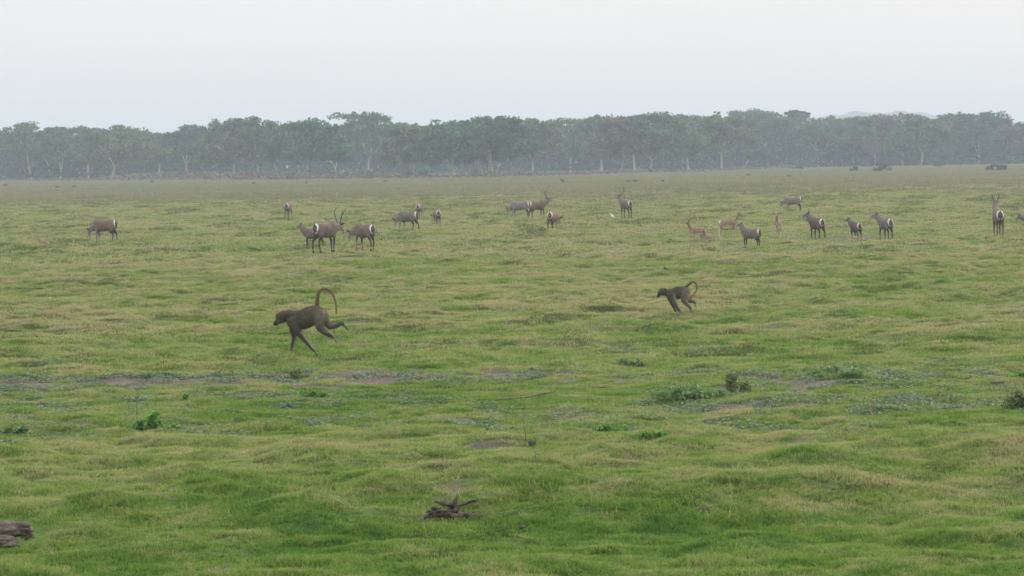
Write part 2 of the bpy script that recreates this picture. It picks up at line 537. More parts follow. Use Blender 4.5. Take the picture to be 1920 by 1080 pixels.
# ------------------------------------------------------------------ ground sheet
ys = [-6.0]
while ys[-1] < 4400:
    y = ys[-1]
    if y < 22: st = .5
    elif y < 330: st = .00225 * (y + 6)
    elif y < 1100: st = .006 * y
    else: st = .05 * y
    ys.append(y + st)
ys = np.array(ys)
tt = list(np.arange(-.185, .1851, .0022))
k = .19; st = .01
while k < 1.0:
    tt.append(k); tt.insert(0, -k); k += st; st *= 1.25
tt += [1.0]; tt.insert(0, -1.0)
tt = np.array(sorted(set(tt)))
X = tt[None, :] * (ys[:, None] + 9); Y = np.repeat(ys[:, None], len(tt), 1)
Z = height(X, Y)
nr, nc = X.shape
i = (np.arange(nr - 1)[:, None] * nc + np.arange(nc - 1)[None, :]).ravel()
F = np.stack([i, i + 1, i + 1 + nc, i + nc], 1)
ground = mesh_obj('ground', np.stack([X, Y, Z], -1), F, m_ground, attrs={'dirt': ('FLOAT', 'value', dirt_mask(X, Y))})
tag(ground, kind='structure')

# ------------------------------------------------------------------ grass: one object per kind of growth, its own geometry-nodes scatter
def scatter_tree():
    g = bpy.data.node_groups.new('scatter_own_patch', 'GeometryNodeTree')
    g.interface.new_socket('Geometry', in_out='INPUT', socket_type='NodeSocketGeometry')
    g.interface.new_socket('Geometry', in_out='OUTPUT', socket_type='NodeSocketGeometry')
    gi = g.nodes.new('NodeGroupInput'); go = g.nodes.new('NodeGroupOutput')
    def na(name, ty):
        n = g.nodes.new('GeometryNodeInputNamedAttribute'); n.data_type = ty
        n.inputs[0].default_value = name
        return n.outputs[0]
    sep = g.nodes.new('GeometryNodeSeparateGeometry'); sep.domain = 'POINT'
    g.links.new(gi.outputs[0], sep.inputs[0]); g.links.new(na('spot', 'FLOAT'), sep.inputs[1])
    iop = g.nodes.new('GeometryNodeInstanceOnPoints')
    g.links.new(sep.outputs[0], iop.inputs['Points'])
    g.links.new(sep.outputs[1], iop.inputs['Instance'])
    g.links.new(na('rot', 'FLOAT_VECTOR'), iop.inputs['Rotation'])
    g.links.new(na('scl', 'FLOAT_VECTOR'), iop.inputs['Scale'])
    g.links.new(iop.outputs[0], go.inputs[0])
    return g
SCATTER = scatter_tree()

def scatter(name, label_kind, patchV, patchF, tone, P, rot, scl, mat):
    nP, nV = len(P), len(patchV)
    V = np.vstack([patchV, P])
    spot = np.r_[np.zeros(nV), np.ones(nP)]
    r = np.vstack([np.zeros((nV, 3)), rot]); s = np.vstack([np.ones((nV, 3)), scl])
    o = mesh_obj(name, V, patchF, mat, tone=np.r_[tone, np.zeros(nP)], smooth=False,
                 attrs={'spot': ('FLOAT', 'value', spot), 'rot': ('FLOAT_VECTOR', 'vector', r), 'scl': ('FLOAT_VECTOR', 'vector', s)})
    md = o.modifiers.new('scatter', 'NODES'); md.node_group = SCATTER
    tag(o, kind='stuff')
    return o

def blades(rng, n, R, h, w, lean=.6, clump=0, dome=0.0):
    if clump:
        cc = rng.uniform(-R, R, (clump, 2)); k = rng.integers(0, clump, n)
        xy = cc[k] + rng.normal(size=(n, 2)) * R * .16
    else:
        xy = rng.uniform(-R, R, (n, 2))
    hh = h * (.45 + .75 * rng.random(n))
    if dome:
        rad = np.sqrt((xy ** 2).sum(1)) / R
        hh *= np.clip(1.15 - dome * rad, .25, 2)
    ang = rng.random(n) * 2 * math.pi
    ld = rng.random(n) * 2 * math.pi
    L = hh * lean * rng.random(n) * 1.6
    wx = np.cos(ang) * w * .5; wy = np.sin(ang) * w * .5
    lx = np.cos(ld) * L; ly = np.sin(ld) * L
    z0 = -np.full(n, .015)
    V = np.stack([np.stack([xy[:, 0] - wx, xy[:, 1] - wy, z0], 1), np.stack([xy[:, 0] + wx, xy[:, 1] + wy, z0], 1),
                  np.stack([xy[:, 0] + wx * .8 + lx * .4, xy[:, 1] + wy * .8 + ly * .4, hh * .62], 1),
                  np.stack([xy[:, 0] + lx, xy[:, 1] + ly, hh], 1),
                  np.stack([xy[:, 0] - wx * .8 + lx * .4, xy[:, 1] - wy * .8 + ly * .4, hh * .62], 1)], 1).reshape(-1, 3)
    b = np.arange(n)[:, None] * 5
    F = np.hstack([b, b + 1, b + 2, b + 4]); F2 = np.hstack([b + 4, b + 2, b + 3])
    tb = rng.random(n) * .35
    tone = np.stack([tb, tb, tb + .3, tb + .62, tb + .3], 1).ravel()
    return V, [tuple(f) for f in F] + [tuple(f) for f in F2], tone

def field(rng, y0, y1, dens, half=.150, pad=1.2):
    """random spots over the wedge of ground in view (and a margin either side)"""
    area = half * (y1 ** 2 - y0 ** 2)
    n = int(area * dens)
    u = rng.random(n)
    y = np.sqrt(y0 ** 2 + u * (y1 ** 2 - y0 ** 2))
    x = (rng.random(n) * 2 - 1) * (half * y + pad)
    return x, y

def tilt(x, y, e=.12):
    gx = (height(x + e, y) - height(x - e, y)) / (2 * e)
    gy = (height(x, y + e) - height(x, y - e)) / (2 * e)
    return np.clip(gx, -.6, .6), np.clip(gy, -.6, .6)

def place(rng, x, y, s0, s1, flatk=1.0, zk=None):
    n = len(x)
    gx, gy = tilt(x, y)
    # spin only by multiples that keep the tilt right: R = tilt * spin, as xyz euler of the product
    spin = rng.random(n) * 2 * math.pi
    rot = np.zeros((n, 3))
    # small-angle: slope vector in the spun frame
    c, s = np.cos(spin), np.sin(spin)
    sxx = gx * c + gy * s; syy = -gx * s + gy * c
    rot[:, 0] = np.arctan(syy) ; rot[:, 1] = -np.arctan(sxx); rot[:, 2] = spin
    sc = s0 + (s1 - s0) * rng.random(n)
    scl = np.stack([sc, sc, sc * flatk * (.8 + .4 * rng.random(n)) * (zk if zk is not None else 1)], 1)
    return np.stack([x, y, height(x, y)], 1), rot, scl

rng = np.random.default_rng(5)
for v in range(3):
    # nearest turf: fine blades
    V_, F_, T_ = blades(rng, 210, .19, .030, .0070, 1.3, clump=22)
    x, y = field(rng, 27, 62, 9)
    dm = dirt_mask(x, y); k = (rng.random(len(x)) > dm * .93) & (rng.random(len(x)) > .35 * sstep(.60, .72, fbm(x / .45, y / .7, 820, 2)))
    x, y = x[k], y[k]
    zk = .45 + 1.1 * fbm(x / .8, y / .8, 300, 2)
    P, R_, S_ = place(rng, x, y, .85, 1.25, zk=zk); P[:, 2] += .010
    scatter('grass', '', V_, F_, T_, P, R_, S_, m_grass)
for v in range(2):
    V_, F_, T_ = blades(rng, 220, .34, .036, .013, 1.3, clump=26)
    x, y = field(rng, 60, 125, 4)
    dm = dirt_mask(x, y); k = rng.random(len(x)) > dm * .93
    x, y = x[k], y[k]
    zk = .55 + .9 * fbm(x / 1.0, y / 1.0, 300, 2)
    P, R_, S_ = place(rng, x, y, .85, 1.25, zk=zk); P[:, 2] += .010
    scatter('grass', '', V_, F_, T_, P, R_, S_, m_grass)
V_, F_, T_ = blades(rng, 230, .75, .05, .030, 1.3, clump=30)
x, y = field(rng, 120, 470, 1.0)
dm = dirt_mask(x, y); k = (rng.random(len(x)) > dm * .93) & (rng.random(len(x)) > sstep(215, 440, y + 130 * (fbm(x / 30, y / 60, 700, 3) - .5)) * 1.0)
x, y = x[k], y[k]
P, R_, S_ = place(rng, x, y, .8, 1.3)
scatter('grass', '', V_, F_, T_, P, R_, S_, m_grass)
# tussocks: taller, darker clumps gathered in loose groups
for v, (R0, h0, w0, n0, y0, y1, dn, s0, s1) in enumerate([(.17, .052, .0075, 260, 27, 64, 2.3, .4, 1.3), (.22, .065, .012, 220, 60, 150, 1.7, .4, 1.35), (.5, .12, .03, 150, 140, 430, .22, .5, 1.6)]):
    V_, F_, T_ = blades(rng, n0, R0, h0, w0, .9, dome=.8)
    x, y = field(rng, y0, y1, dn * 2.2)
    g = fbm(x / 2.4, y / 3.4, 500, 3)
    k = rng.random(len(x)) < sstep(.42, .66, g)
    x, y = x[k], y[k]
    k = dirt_mask(x, y) < .4; x, y = x[k], y[k]
    P, R_, S_ = place(rng, x, y, s0, s1)
    S_[:, 0] *= 1.5; 
    scatter('tussock_grass', '', V_, F_, T_, P, R_, S_, m_tuss)
# thin brownish growth over the trampled far side of the plain
V_, F_, T_ = blades(rng, 160, 2.2, .13, .10, 1.2, clump=16)
x, y = field(rng, 235, 860, .11)
k = rng.random(len(x)) < sstep(235, 450, y + 130 * (fbm(x / 30, y / 60, 700, 3) - .5)); x, y = x[k], y[k]
P, R_, S_ = place(rng, x, y, .7, 1.4)
scatter('dry_grass', '', V_, F_, T_, P, R_, S_, m_farg)
# straw-coloured seed stems standing here and there above the turf
rs = np.random.default_rng(91)
V_, F_, T_ = blades(rs, 9, .30, .115, .0055, .7)
x, y = field(rs, 27, 95, 1.1)
k = rs.random(len(x)) < sstep(.35, .7, fbm(x / 3, y / 4, 900, 3)); x, y = x[k], y[k]
P, R_, S_ = place(rs, x, y, .7, 1.3)
scatter('seed_stems', '', V_, F_, np.clip(T_ + .2, 0, 1), P, R_, S_, m_straw)
# low grey-green weeds of the bare strip: flat rosettes of broad leaves
def rosette(rng, n, R, size):
    a = rng.random(n) * 2 * math.pi; r = R * rng.random(n) ** .6
    P = np.stack([np.cos(a) * r, np.sin(a) * r, .012 + .035 * rng.random(n)], 1)
    d = np.stack([np.cos(a + rng.normal(size=n) * .8), np.sin(a + rng.normal(size=n) * .8), rng.normal(size=n) * .25], 1)
    sd = np.stack([-d[:, 1], d[:, 0], rng.normal(size=n) * .25], 1)
    s = size * (.6 + .8 * rng.random(n))[:, None]
    V = np.stack([P - d * s, P + sd * s * .45, P + d * s, P - sd * s * .45], 1).reshape(-1, 3)
    F = np.arange(4 * n).reshape(-1, 4)
    return V, [tuple(f) for f in F], np.repeat(rng.random(n), 4)
for v in range(2):
    V_, F_, T_ = rosette(rng, 120, .22, .019)
    x, y = field(rng, 40, 76, 8.0)
    k = rng.random(len(x)) < herb_mask(x, y) * .82
    x, y = x[k], y[k]
    P, R_, S_ = place(rng, x, y, .6, 1.3)
    scatter('grey_weeds', '', V_, F_, T_, P, R_, S_, m_weed)

# ------------------------------------------------------------------ trees of the far wood
def make_tree(name, rng, H, Wd, kind='green', lean=0.0, forks=3, low=.26, leaves=3600, bark=None, flat=.42, trunk_r=.26, size=.33, split=.25, wide=1.0, dead=False, parasol=False):
    """a spreading fever tree: pale forked trunk, crown of many small leaf clumps; local origin at the foot"""
    root = empty(name, (0, 0, 0))
    mb = MB()
    bark = bark or m_bark
    zs = H * split
    top = np.array([lean * zs, 0, zs])
    base = [(0, 0, -.15, trunk_r * 1.35), (lean * zs * .3, .05, zs * .35, trunk_r * 1.0), (*top, trunk_r * .8)]
    mb.tube(base, 3, 7)
    ends = []
    def grow(p, d, L, r, lvl):
        n = 3
        pts = [(*p, r)]
        q = np.array(p); dd = np.array(d)
        for k in range(n):
            dd = dd + rng.normal(size=3) * .13 + np.array([0, 0, .06]); dd /= np.linalg.norm(dd)
            q = q + dd * L / n
            q[2] = min(q[2], H - .9 - .5 * rng.random())
            pts.append((*q, r * (1 - .45 * (k + 1) / n)))
        if lvl < 3 or dead or kind == 'mauve': mb.tube(pts, 1, 6 if lvl < 2 else 4, cap=False)
        if lvl >= (2 if dead else 3) : ends.append(q); return
        if lvl >= 1: ends.append(q)
        for k in range(2 if lvl else 3):
            a = rng.random() * 2 * math.pi
            nd = dd + .75 * np.array([math.cos(a), math.sin(a), .15 * rng.normal()]); nd /= np.linalg.norm(nd)
            grow(q, nd, L * (.68 + .2 * rng.random()), r * .55, lvl + 1)
    a0 = rng.random() * 6.28
    for k in range(forks):
        a = a0 + k * 2 * math.pi / forks + rng.normal() * .3
        sp = (.38 + .3 * rng.random()) * wide
        d = np.array([math.cos(a) * sp + lean * .7, math.sin(a) * sp, 1.0]); d /= np.linalg.norm(d)
        grow(top - np.array([0, 0, .1]), d, H * .30, trunk_r * .62, 0)
    if parasol:
        mb.tube([(*top, .15), (.2, 0, H * .6, .12), (.1, 0, H - .9, .09)], 3, 6)
        for dx in (-2, -1, 1.2, 2.6): mb.tube([(.1, 0, H * .78, .07), (dx * .6, .1, H - 1.1, .05), (dx, 0, H - .5, .03)], 2, 5)
    mb.build('trunk', bark, root)
    if dead: return root
    zl = H * low
    # clumps: a dome of cushions, thinner below, each with its own size
    m = int(34 + Wd * 2.2)
    C = []
    E = np.array(ends)
    while len(C) < m:
        u = rng.random(2) * 2 - 1
        r2 = u[0] ** 2 + u[1] ** 2
        if r2 > 1: continue
        topz = zl + (H - zl) * (1 - .62 * r2 ** 1.1)
        z = topz - (topz - zl) * (rng.random() ** 1.7) * .85 - .35
        C.append((u[0] * Wd * .5 + lean * H * .3, u[1] * Wd * .42, z))
    C = np.array(C)
    sel = E[(E[:, 2] > zl)] if len(E) else E
    if len(sel) > 14: sel = sel[rng.choice(len(sel), 14, replace=False)]
    if len(sel): 
        sel = sel.copy(); sel[:, 2] = np.minimum(sel[:, 2], H - .6); C = np.vstack([C, sel])
    R = np.stack([rng.uniform(.9, 1.9, len(C)), rng.uniform(.9, 1.9, len(C)), rng.uniform(.45, .95, len(C))], 1) * (.6 + Wd / 28)
    if parasol:
        C[:, 2] *= .96
        pc = np.array([(dx, dy, H - .5 + dz) for dx, dy, dz in [(-2.2, 0, -.25), (-1.1, .6, .1), (0, -.5, .2), (1.1, .4, .0), (2.2, .1, -.15), (3.2, 0, -.5)]])
        C = np.vstack([C, pc, pc]); R = np.vstack([R, np.tile((.8, .8, .28), (12, 1))])
    V, F, T = leaf_quads(rng, C, R, int(leaves * 2.1), size, .7)
    # shade of growth differs from cushion to cushion
    mesh_obj('crown', V, F, CROWN[kind], root, tone=T, smooth=False)
    return root

def px_m(px, py):
    p = at(px, py)
    return FPX / p.y, p

#  trunk foot x, foot y, crown top y, crown width px, kind, lean, forks, options, label
WOOD = 'trees at the edge of the far wood'
TREES = [
 (2, 338, 243, 110, 'green', .0, 3, {}, 'hazy green tree cut by the photo\'s edge, leftmost of the far wood'),
 (60, 338, 230, 110, 'olive', -.22, 2, {}, 'tree with one pale slanting trunk under a wispy crown, second from the left'),
 (113, 338, 234, 100, 'green', .10, 2, dict(split=.16), 'tree on a low V-shaped pale fork, just right of the slanting trunk'),
 (165, 336, 236, 90, 'dark', .0, 3, {}, 'round dark green tree left of the wide-branched one at the wood\'s left end'),
 (211, 338, 231, 150, 'olive', .18, 3, dict(split=.22, wide=1.5, trunk_r=.34), 'broad domed tree with a pale trunk throwing one long limb to the right'),
 (298, 334, 246, 78, 'green', .05, 2, dict(leaves=2800), 'small low tree under the dip in the skyline at the left'),
 (350, 334, 233, 120, 'dark', .0, 3, dict(leaves=4200), 'dense dark round-topped tree right of the skyline dip'),
 (437, 336, 221, 120, 'olive', .08, 3, dict(leaves=3200), 'tree with a thin wispy top standing above its dark neighbour on the left'),
 (484, 335, 222, 120, 'green', .0, 3, {}, 'green tree on a straight pale trunk right of the wispy-topped one'),
 (520, 332, 230, 90, 'mauve', -.2, 2, dict(leaves=1700, bark=m_bark2), 'half-bare tree with a curved grey stem left of the dead snag'),
 (577, 336, 223, 130, 'green', .0, 3, dict(leaves=4200), 'wide green dome standing just left of the dead white snag'),
 (690, 330, 207, 135, 'green', .08, 3, dict(leaves=4200, wide=1.3), 'tallest tree in the left half, its layered crown reaching over a gap of sky'),
 (775, 333, 231, 90, 'olive', .0, 2, {}, 'low olive tree between the tallest layered one and the V-trunked tree'),
 (852, 333, 221, 110, 'green', -.1, 2, dict(split=.18), 'green tree on a spreading V-shaped trunk, left of the big pale trunk'),
 (891, 331, 228, 80, 'dark', .1, 2, dict(split=.12), 'dark tree on twin upright pale stems beside the big pale trunk'),
 (921, 331, 217, 150, 'dark', -.06, 3, dict(trunk_r=.42, leaves=4600, split=.36), 'big dark-crowned tree on the thickest pale trunk in the middle of the wood'),
 (1000, 326, 220, 100, 'olive', -.06, 2, dict(trunk_r=.18), 'thin yellowish-stemmed tree right of the thickest pale trunk'),
 (1068, 322, 219, 140, 'olive', .12, 3, dict(leaves=3000, wide=1.3), 'tree with many thin grey limbs under a high thin crown, centre right of the wood'),
 (1128, 322, 218, 110, 'green', .0, 3, {}, 'green tree left of the leaning mauve one, its trunk hidden by scrub'),
 (1164, 324, 216, 110, 'mauve', .22, 3, dict(leaves=2000, bark=m_bark2, wide=1.3), 'nearly bare mauve-grey tree leaning right beside the long arching bough'),
 (1190, 322, 222, 90, 'mauve', -.05, 2, dict(leaves=1800), 'bare twiggy tree with a short yellowish stem, right of the leaning mauve one'),
 (1217, 323, 213, 150, 'green', .28, 3, dict(wide=1.7, split=.2, leaves=3800), 'tree whose pale trunk sends a long bough arching low to the right'),
 (1290, 318, 213, 120, 'green', -.05, 3, dict(leaves=3600), 'green tree beneath the long arching bough\'s tip'),
 (1353, 319, 214, 120, 'olive', .0, 3, dict(trunk_r=.2), 'olive tree with low pale bushes at its foot, left of the tall straight trunk'),
 (1413, 312, 205, 100, 'green', -.10, 3, dict(split=.48), 'very tall tree with a straight bare pale trunk and small high dome'),
 (1435, 313, 209, 110, 'dark', .05, 3, dict(split=.3), 'tall dark tree on clustered stems right of the straight bare trunk'),
 (1468, 313, 218, 100, 'green', .0, 2, {}, 'tree on a pair of pale stems below the flat parasol crown'),
 (1493, 312, 207, 90, 'dark', .05, 2, dict(split=.25, leaves=3000, parasol=True), 'tree topped by a small flat parasol of foliage against the sky'),
 (1557, 310, 219, 120, 'olive', .10, 2, dict(split=.2, wide=1.5, trunk_r=.32), 'tree with a bright pale trunk forking widely to the right, below the blue hill'),
 (1610, 311, 218, 90, 'olive', .0, 2, {}, 'olive tree on a dim yellowish trunk below the blue hill'),
 (1640, 311, 216, 110, 'green', .05, 2, dict(split=.18), 'green tree on a V fork behind the large dark bush'),
 (1692, 311, 213, 110, 'mauve', .0, 3, dict(leaves=2500, bark=m_bark2), 'greyish half-bare tree right of the blue hill'),
 (1728, 311, 218, 110, 'green', .08, 3, dict(split=.24, trunk_r=.3), 'green tree on a pale curved Y-shaped trunk, right of the greyish one'),
 (1790, 308, 214, 110, 'green', .0, 3, {}, 'broad green tree just left of the tall rounded dark crown'),
 (1837, 307, 209, 130, 'dark', -.05, 3, dict(leaves=4400), 'tall rounded dark-crowned tree near the wood\'s right end'),
 (1893, 306, 219, 120, 'mauve', .05, 2, dict(split=.16, leaves=3000), 'greyish tree on a tall pale V-shaped trunk, last at the wood\'s right end'),
]
rr = random.Random(4)
for (fx, fy, ty, w, kind, lean, forks, opt, label) in TREES:
    sc, p = px_m(fx, fy)
    H = (fy - ty) / sc
    tr = make_tree('fever_tree', np.random.default_rng(rr.randint(0, 9999)), H, w / sc * 1.22, kind, lean, forks, **opt)
    tr.location = p
    tag(tr, label, 'tree', WOOD)
# dead snags
for fx, fy, ty, label, sd_ in [(629, 330, 286, 'dead white forked snag standing leafless before the dark wood', 7), (1022, 318, 290, 'short pale leafless stump tree, right of the thickest pale trunk', 12)]:
    sc, p = px_m(fx, fy)
    H = (fy - ty) / sc
    tr = make_tree('dead_tree', np.random.default_rng(sd_), H, 3, 'mauve', .0, 2, trunk_r=.22, split=.35, dead=True)
    tr.location = p
    tag(tr, label, 'tree')
# the rows behind: copies of a few kinds, higher and lower, that show between and over the front row
SKY = [(0, 243), (75, 230), (120, 236), (160, 238), (200, 233), (270, 240), (305, 250), (330, 240), (370, 233), (400, 236), (430, 226), (455, 219), (490, 221), (520, 229),
       (550, 232), (590, 224), (620, 224), (650, 224), (690, 212), (720, 222), (738, 236), (760, 231), (800, 230), (830, 227), (850, 223), (890, 219), (920, 221), (945, 233), (975, 222),
       (1000, 228), (1030, 228), (1070, 222), (1120, 220), (1150, 220), (1200, 217), (1240, 214), (1280, 220), (1300, 222), (1330, 218), (1380, 210), (1410, 213), (1440, 222), (1465, 219),
       (1505, 214), (1540, 219), (1580, 222), (1640, 219), (1660, 222), (1700, 217), (1740, 218), (1780, 217), (1820, 213), (1850, 218), (1870, 221), (1920, 219)]
def skyline(x): return float(np.interp(x, [a for a, b in SKY], [b for a, b in SKY]))
protos = []
for j, kd in enumerate(['dark', 'green', 'olive', 'green', 'dark', 'mauve']):
    protos.append(make_tree('acacia_tree', np.random.default_rng(100 + j), 12.0, 15.0, kd, 0, 3, leaves=3000, low=.18, size=.36))
used = set()
r2 = random.Random(9)
for row, (dist0, step) in enumerate([(930, 52), (1010, 60)]):
    x = -40 + row * 25
    while x < 1970:
        d0 = dist0 + r2.uniform(-25, 25)
        yh = YH + (960 - x) * math.tan(-ROLL)
        wx = (x - 960) / FPX * d0
        sc = FPX / d0
        base = yh + CAM_H * sc
        top = skyline(x) + r2.uniform(7, 17) + row * 2
        H = (base - top) / sc
        j = r2.randrange(6)
        pr = protos[j]
        if j in used:
            o = pr.copy(); COL.objects.link(o)
            for ch in pr.children:
                c = ch.copy(); COL.objects.link(c); c.parent = o
        else:
            o = pr; used.add(j)
        o.location = (wx, d0, float(height(wx, d0)))
        s = H / 12.0
        o.scale = (s * r2.uniform(.85, 1.1), s, s)
        o.rotation_euler = (0, 0, r2.random() * 6.28)
        tag(o, 'hazy tree standing behind the front row of the far wood', 'tree', 'trees of the far wood behind its front row')
        x += step * r2.uniform(.8, 1.2)
# undergrowth that closes the gaps between the trunks, and the dry scrub along the wood's edge
rng = np.random.default_rng(77)
def band(name, mat, n, d0, d1, zmax, size, x0=-165, x1=165, seed=0, power=1.0):
    x = rng.uniform(x0, x1, n); y = rng.uniform(d0, d1, n)
    hh = zmax * (.25 + .95 * fbm(x / 9, y / 30, 600 + seed, 3)) 
    z = hh * rng.random(n) ** power
    C = np.stack([x, y, z], 1)
    V, F, T = leaf_quads(rng, C, np.full((n, 3), .4), n, size, .9)
    o = mesh_obj(name, V, F, mat, tone=T, smooth=False)
    tag(o, kind='stuff')
    return o
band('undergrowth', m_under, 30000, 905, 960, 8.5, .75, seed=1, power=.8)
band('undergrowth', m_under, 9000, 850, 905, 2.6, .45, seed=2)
def at_edge(px):   # y distance of the wood's foot at this column
    return at(px, np.interp(px, [0, 500, 960, 1350, 1550, 1920], [339, 337, 331, 320, 311, 305]))
n = 15000
px_ = rng.uniform(-30, 1950, n)
E_ = np.array([tuple(at_edge(p)) for p in np.linspace(-30, 1950, 60)])
q = np.linspace(-30, 1950, 60)
x = np.interp(px_, q, E_[:, 0]); y = np.interp(px_, q, E_[:, 1]) + rng.uniform(-26, 14, n)
k = fbm(x / 14, x * 0, 55, 3)
hh = 1.7 * np.clip(sstep(.25, .7, k), .25, 1) * np.where(px_ > 1150, .75, 1.0)
z = hh * rng.random(n)
V, F, T = leaf_quads(rng, np.stack([x, y, z], 1), np.full((n, 3), .2), n, .30, .8)
tag(mesh_obj('dry_scrub', V, F, m_scrub, tone=T, smooth=False), kind='stuff')

# ------------------------------------------------------------------ the blue hill
hp = []
n1, n2 = 60, 8
hx0, hx1 = (1500 - 960) / FPX * 3300, (1790 - 960) / FPX * 3300
prof = [(0, .5), (.12, .86), (.3, .95), (.42, 1.0), (.5, .93), (.62, .97), (.78, .95), (.9, .85), (1, .5)]
V = []
for a in range(n1 + 1):
    u = a / n1
    hgt = 43 * np.interp(u, [p[0] for p in prof], [p[1] for p in prof]) + .8 * math.sin(u * 40)
    for b_ in range(n2 + 1):
        v = b_ / n2 * 2 - 1
        V.append((hx0 + (hx1 - hx0) * u, 3300 + v * 180, -2 + max(0, hgt) * (1 - v * v) ** .8))
F = [(a * (n2 + 1) + c, (a + 1) * (n2 + 1) + c, (a + 1) * (n2 + 1) + c + 1, a * (n2 + 1) + c + 1) for a in range(n1) for c in range(n2)]
m_hill = simple('wooded_hill', [(.3, (.08, .11, .08)), (.7, (.11, .14, .10))], .02)
tag(mesh_obj('hill', V, F, m_hill), kind='structure')

# ------------------------------------------------------------------ animals
def rotz(v, a):
    c, s = math.cos(a), math.sin(a)
    return np.array((v[0] * c - v[1] * s, v[0] * s + v[1] * c, v[2]))

def direction(pitch, yaw):
    """unit vector from facing -X, pitched up, turned by yaw (positive: towards -Y, the viewer's side when facing left)"""
    p, y = math.radians(pitch), math.radians(yaw)
    return np.array((-math.cos(p) * math.cos(y), -math.cos(p) * math.sin(y), math.sin(p)))

SPEC = {
    # proportions for a withers height of 1.2 (waterbuck) / 0.9 (impala), in metres
    'waterbuck': dict(H=1.2, L=.94, depth=1.04, width=1.06, leg=1.08, neck=.45, neckr=.185, head=.39, headr=1.25),
    'impala': dict(H=.9, L=.70, depth=.66, width=.64, leg=.72, neck=.40, neckr=.072, head=.25, headr=.72),
    'warthog': dict(H=.62, L=.62, depth=.62, width=.75, leg=.62, neck=.14, neckr=.14, head=.34, headr=1.0),
}

def coat_waterbuck(tone, hipx, white=1.0):
    base = {'grey': (.150, .138, .125), 'brown': (.175, .128, .098), 'red': (.20, .125, .085), 'dark': (.095, .082, .072)}[tone]
    def f(V, N, head_c, H):
        c = np.tile(np.array(base), (len(V), 1))
        n = vn(V[:, 0] * 9, V[:, 2] * 9, 3)[:, None]
        c = c * (.85 + .3 * n)
        # belly a little paler, legs dark
        leg = sstep(.60 * H, .40 * H, V[:, 2])[:, None]
        c = c * (1 - leg) + np.array((.055, .040, .032)) * leg
        hoof = sstep(.115 * H, .095 * H, V[:, 2])[:, None] * sstep(.05 * H, .08 * H, V[:, 2])[:, None]
        c = c * (1 - hoof * .6) + np.array((.4, .38, .35)) * hoof * .6
        return c
    return f

